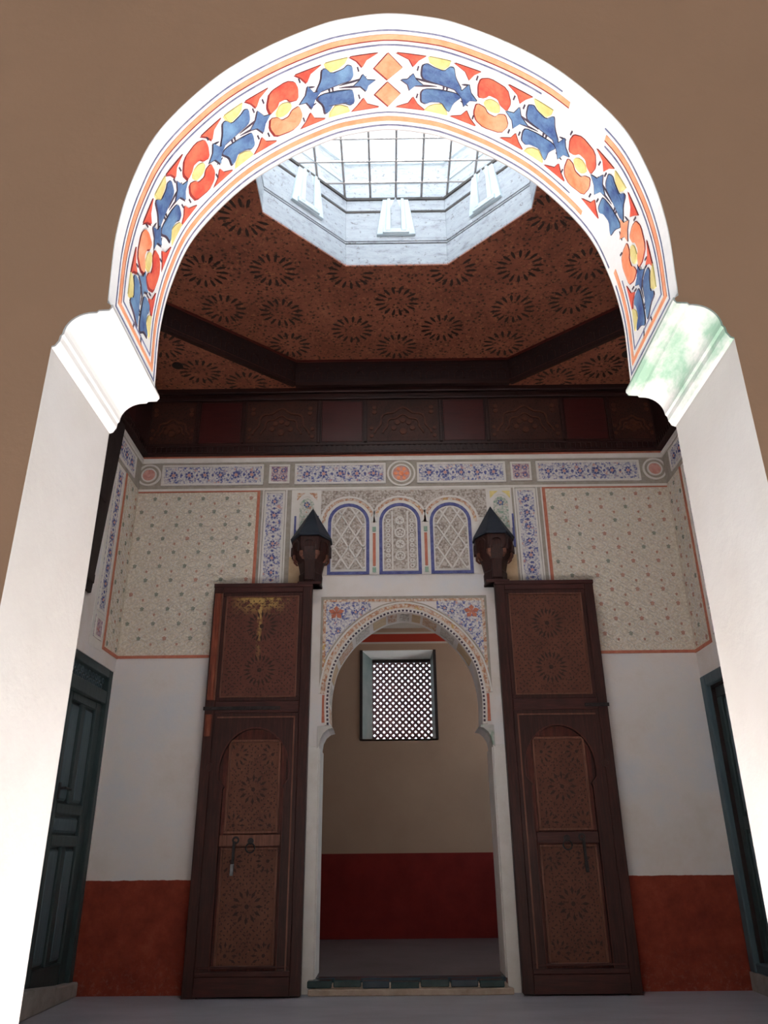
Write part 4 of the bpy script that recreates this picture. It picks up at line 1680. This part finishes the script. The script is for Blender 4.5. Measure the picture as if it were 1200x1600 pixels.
# ---------------------------------------------------------------- corbels above the hinge posts
def corbel(x, label):
    root = empty('hinge_corbel', (x, 6.985, 3.29))
    tag(root, label, 'corbel', 'carved corbels over the door hinges')

    def half_oct(r, dep, z):
        pts = [(-r, 0.0), (-r, -dep * .42), (-r * .48, -dep), (r * .48, -dep), (r, -dep * .42), (r, 0.0)]
        return [(a, c, z) for a, c in pts]
    m = MB()
    m.loft([half_oct(.192, .285, .445), half_oct(.197, .29, .462), half_oct(.003, .02, .83)])
    m.build('cap', M['slate'], root, .003)
    m = MB()
    m.loft([half_oct(.105, .16, 0.0), half_oct(.108, .165, .11), half_oct(.100, .155, .13), half_oct(.118, .18, .22), half_oct(.158, .235, .30), half_oct(.176, .26, .34), half_oct(.180, .268, .445)])
    body = m.build('carved_body', M['corbel'], root, .004)
    # carved arches and stalactite drops round the body
    base = half_oct(.180, .268, 0)
    for i in range(5):
        p, q = Vector(base[i][:2]), Vector(base[i + 1][:2])
        t = (q - p).normalized()
        nn = Vector((t.y, -t.x))
        if nn.dot(Vector((0, .13)) + p * -1) > 0:
            nn = -nn
        L = (q - p).length
        f = lambda u, v, d: (p.x + t.x * (u + L / 2) + nn.x * d, p.y + t.y * (u + L / 2) + nn.y * d, v)
        w = L * .36
        m = MB()
        m.strip(archpoly(0, w * .72, .30, .36, 8), archpoly(0, w, .30, .36, 8), -.015, .010, f)
        m.build('carved_arch', M['corbel'], body)
        for sg in (-1, 1):
            m = MB()
            m.loft([[f(sg * w * 1.1 + a * .5, z, -.02 + c * .7) for a, c in ((-.02, -.01), (.02, -.01), (.02, .018), (-.02, .018))] if z > .25 else
                    [f(sg * w * 1.0 + a * .3, z, -.05 + c * .7) for a, c in ((-.02, -.01), (.02, -.01), (.02, .018), (-.02, .018))] for z in (.23, .262, .30)])
            m.build('carved_drop', M['bead'], body)
    m = MB()
    m.prism([(-.045, .04), (.045, .04), (.05, .24), (-.05, .24)], .15, .185, lambda u, v, d: (u, -d, v))
    m.build('front_fillet', M['corbel'], body, .004)
    m = MB()
    m.box(-.11, .11, -.17, 0, -.0, .025)
    m.build('foot_block', M['door_h'], root, .004)
    return root


corbel(-.735, 'carved dark wooden corbel with slate blue pointed cap, above the yellow-stained door leaf')
corbel(1.012, 'carved dark wooden corbel with slate blue pointed cap, above the door leaf with star rosettes')

# ---------------------------------------------------------------- green side doors
d3 = empty('door_3', (XL - .06, 6.24, .10))
tag(d3, 'dark green panelled double door in the left wall', 'door', kind='structure')
fl = lambda u, v, d: (d, u - 6.24, v - .10)
m = MB()
m.rect(5.50, 5.57, .08, 2.525, -.08, .055, fl)
m.rect(6.905, 6.985, .08, 2.525, -.08, .055, fl)
m.rect(5.57, 6.905, 2.455, 2.525, -.08, .055, fl)
m.rect(5.57, 6.905, 2.225, 2.335, -.08, .050, fl)
m.build('door_frame', M['teal'], d3, .006)
m = MB()
m.rect(5.57, 6.905, 2.335, 2.455, -.06, .0, fl)
tr = m.build('transom_panel', M['teal'], d3)
m = MB()
for i in range(16):
    u = 5.60 + i * .082
    for v in (2.365, 2.425):
        m.ring(u + (.04 if v > 2.4 else 0), v, .016, .030, -.002, .012, fl, 10)
m.build('transom_fretwork', M['teal_l'], tr)
for k, (a, c) in enumerate(((5.575, 6.175), (6.185, 6.90))):
    m = MB()
    m.rect(a, c, .08, 2.22, -.06, -.01, fl)
    lf = m.build('door_leaf', M['teal'], d3)
    m = MB()
    m.rect(a, a + .06, .08, 2.22, -.012, .02, fl)
    m.rect(c - .13, c, .08, 2.22, -.012, .02, fl)
    for v0, v1 in ((.08, .26), (1.07, 1.15), (1.30, 1.38), (2.15, 2.22)):
        m.rect(a + .06, c - .13, v0, v1, -.012, .02, fl)
    mid = (a + c - .07) / 2
    m.rect(mid - .045, mid + .045, .26, 1.07, -.012, .02, fl)
    m.rect(mid - .045, mid + .045, 1.38, 2.15, -.012, .02, fl)
    m.build('leaf_frame', M['teal'], lf, .008)
    for u0, u1, v0, v1 in ((a + .075, mid - .06, 1.395, 2.135), (mid + .06, c - .145, 1.395, 2.135), (a + .085, c - .15, 1.165, 1.285),
                           (a + .075, mid - .06, .275, 1.055), (mid + .06, c - .145, .275, 1.055)):
        m = MB()
        m.prism([(u0, v0), (u1, v0), (u1, v1), (u0, v1)], -.012, .010, fl, 0, None, [(u0 + .02, v0 + .02), (u1 - .02, v0 + .02), (u1 - .02, v1 - .02), (u0 + .02, v1 - .02)])
        m.build('raised_panel', M['teal_l'], lf)
m = MB()
m.rect(6.225, 6.255, 1.40, 1.52, .018, .028, fl)
m.tube([fl(6.24, 1.48, .03), fl(6.24, 1.48, .07), fl(6.33, 1.475, .075)], .010, 8)
m.build('door_handle', M['iron'], d3)
kerb = MB()
kerb.prism([(5.45, 0), (7.0, 0), (7.0, .10), (6.7, .115), (6.2, .165), (5.45, .18)], -.30, .035, FL)
kerb = kerb.build('trim_kerb', M['kerb'], None, .01)
tag(kerb, 'worn grey stone sill under the dark green door', 'sill', kind='structure')

d4 = empty('door_4', (XR + .06, 6.2, .13))
tag(d4, 'teal framed door in the right wall', 'door', kind='structure')
fr4 = lambda u, v, d: (-d, u - 6.2, v - .13)
m = MB()
m.rect(6.885, 6.985, .13, 2.42, -.08, .075, fr4)
m.rect(5.40, 5.50, .13, 2.42, -.08, .075, fr4)
m.rect(5.50, 6.885, 2.325, 2.42, -.08, .075, fr4)
m.rect(5.50, 6.885, .13, .20, -.08, .065, fr4)
m.build('door_frame', M['teal_l'], d4, .008)
m = MB()
m.rect(6.865, 6.885, .20, 2.325, -.06, .03, fr4)
m.rect(5.50, 6.865, 2.305, 2.325, -.06, .03, fr4)
m.build('recess_strip', M['black'], d4)  # dark strips in the recess between frame and leaves
for a, c in ((5.505, 6.18), (6.19, 6.865)):
    m = MB()
    m.rect(a, c, .20, 2.305, -.06, -.02, fr4)
    lf = m.build('door_leaf', M['teal'], d4)
    m = MB()
    m.frame(a, c, .20, 2.305, .09, -.022, .004, fr4)
    m.rect(a + .09, c - .09, 1.15, 1.25, -.022, .004, fr4)
    m.build('leaf_frame', M['teal'], lf, .006)
    for v0, v1 in ((.32, 1.12), (1.28, 2.19)):
        m = MB()
        m.rect(a + .12, c - .12, v0, v1, -.022, -.004, fr4)
        m.build('raised_panel', M['teal_l'], lf, .01)
boxobj('trim_sill', (XR - .02, XR + .3, 5.38, 6.99, 0, .13), M['kerb'], 'plaster sill under the teal door frame', 'sill')

# dark wooden shutter folded against the left wall: only its edge shows past the left jamb of the arch
shut = MB()
shut.prism([(5.2, 3.0), (6.125, 3.0), (6.35, 4.72), (5.2, 4.72)], .0, .03, FL)
shut = shut.build('wall_shutter', M['black'], wall_left, .004, label='dark wooden shutter on the left wall')
for z in (3.12, 3.86, 4.58):
    m = MB()
    m.rect(5.25, 6.12, z - .04, z + .04, .03, .045, FL)
    m.build('shutter_batten', M['black'], shut, .004)

# ---------------------------------------------------------------- the covered gallery where the picture is taken
boxobj('ceiling_gallery', (-6, 6.3, -4.2, YF0 + .02, 4.3, 4.6), M['stone'], 'pale ceiling of the gallery in front of the arch', 'ceiling')
boxobj('wall_gallery', (-6, 6.3, -4.5, -4.2, 0, 4.6), M['stone'], 'pale wall of the gallery facing the arch', 'wall')
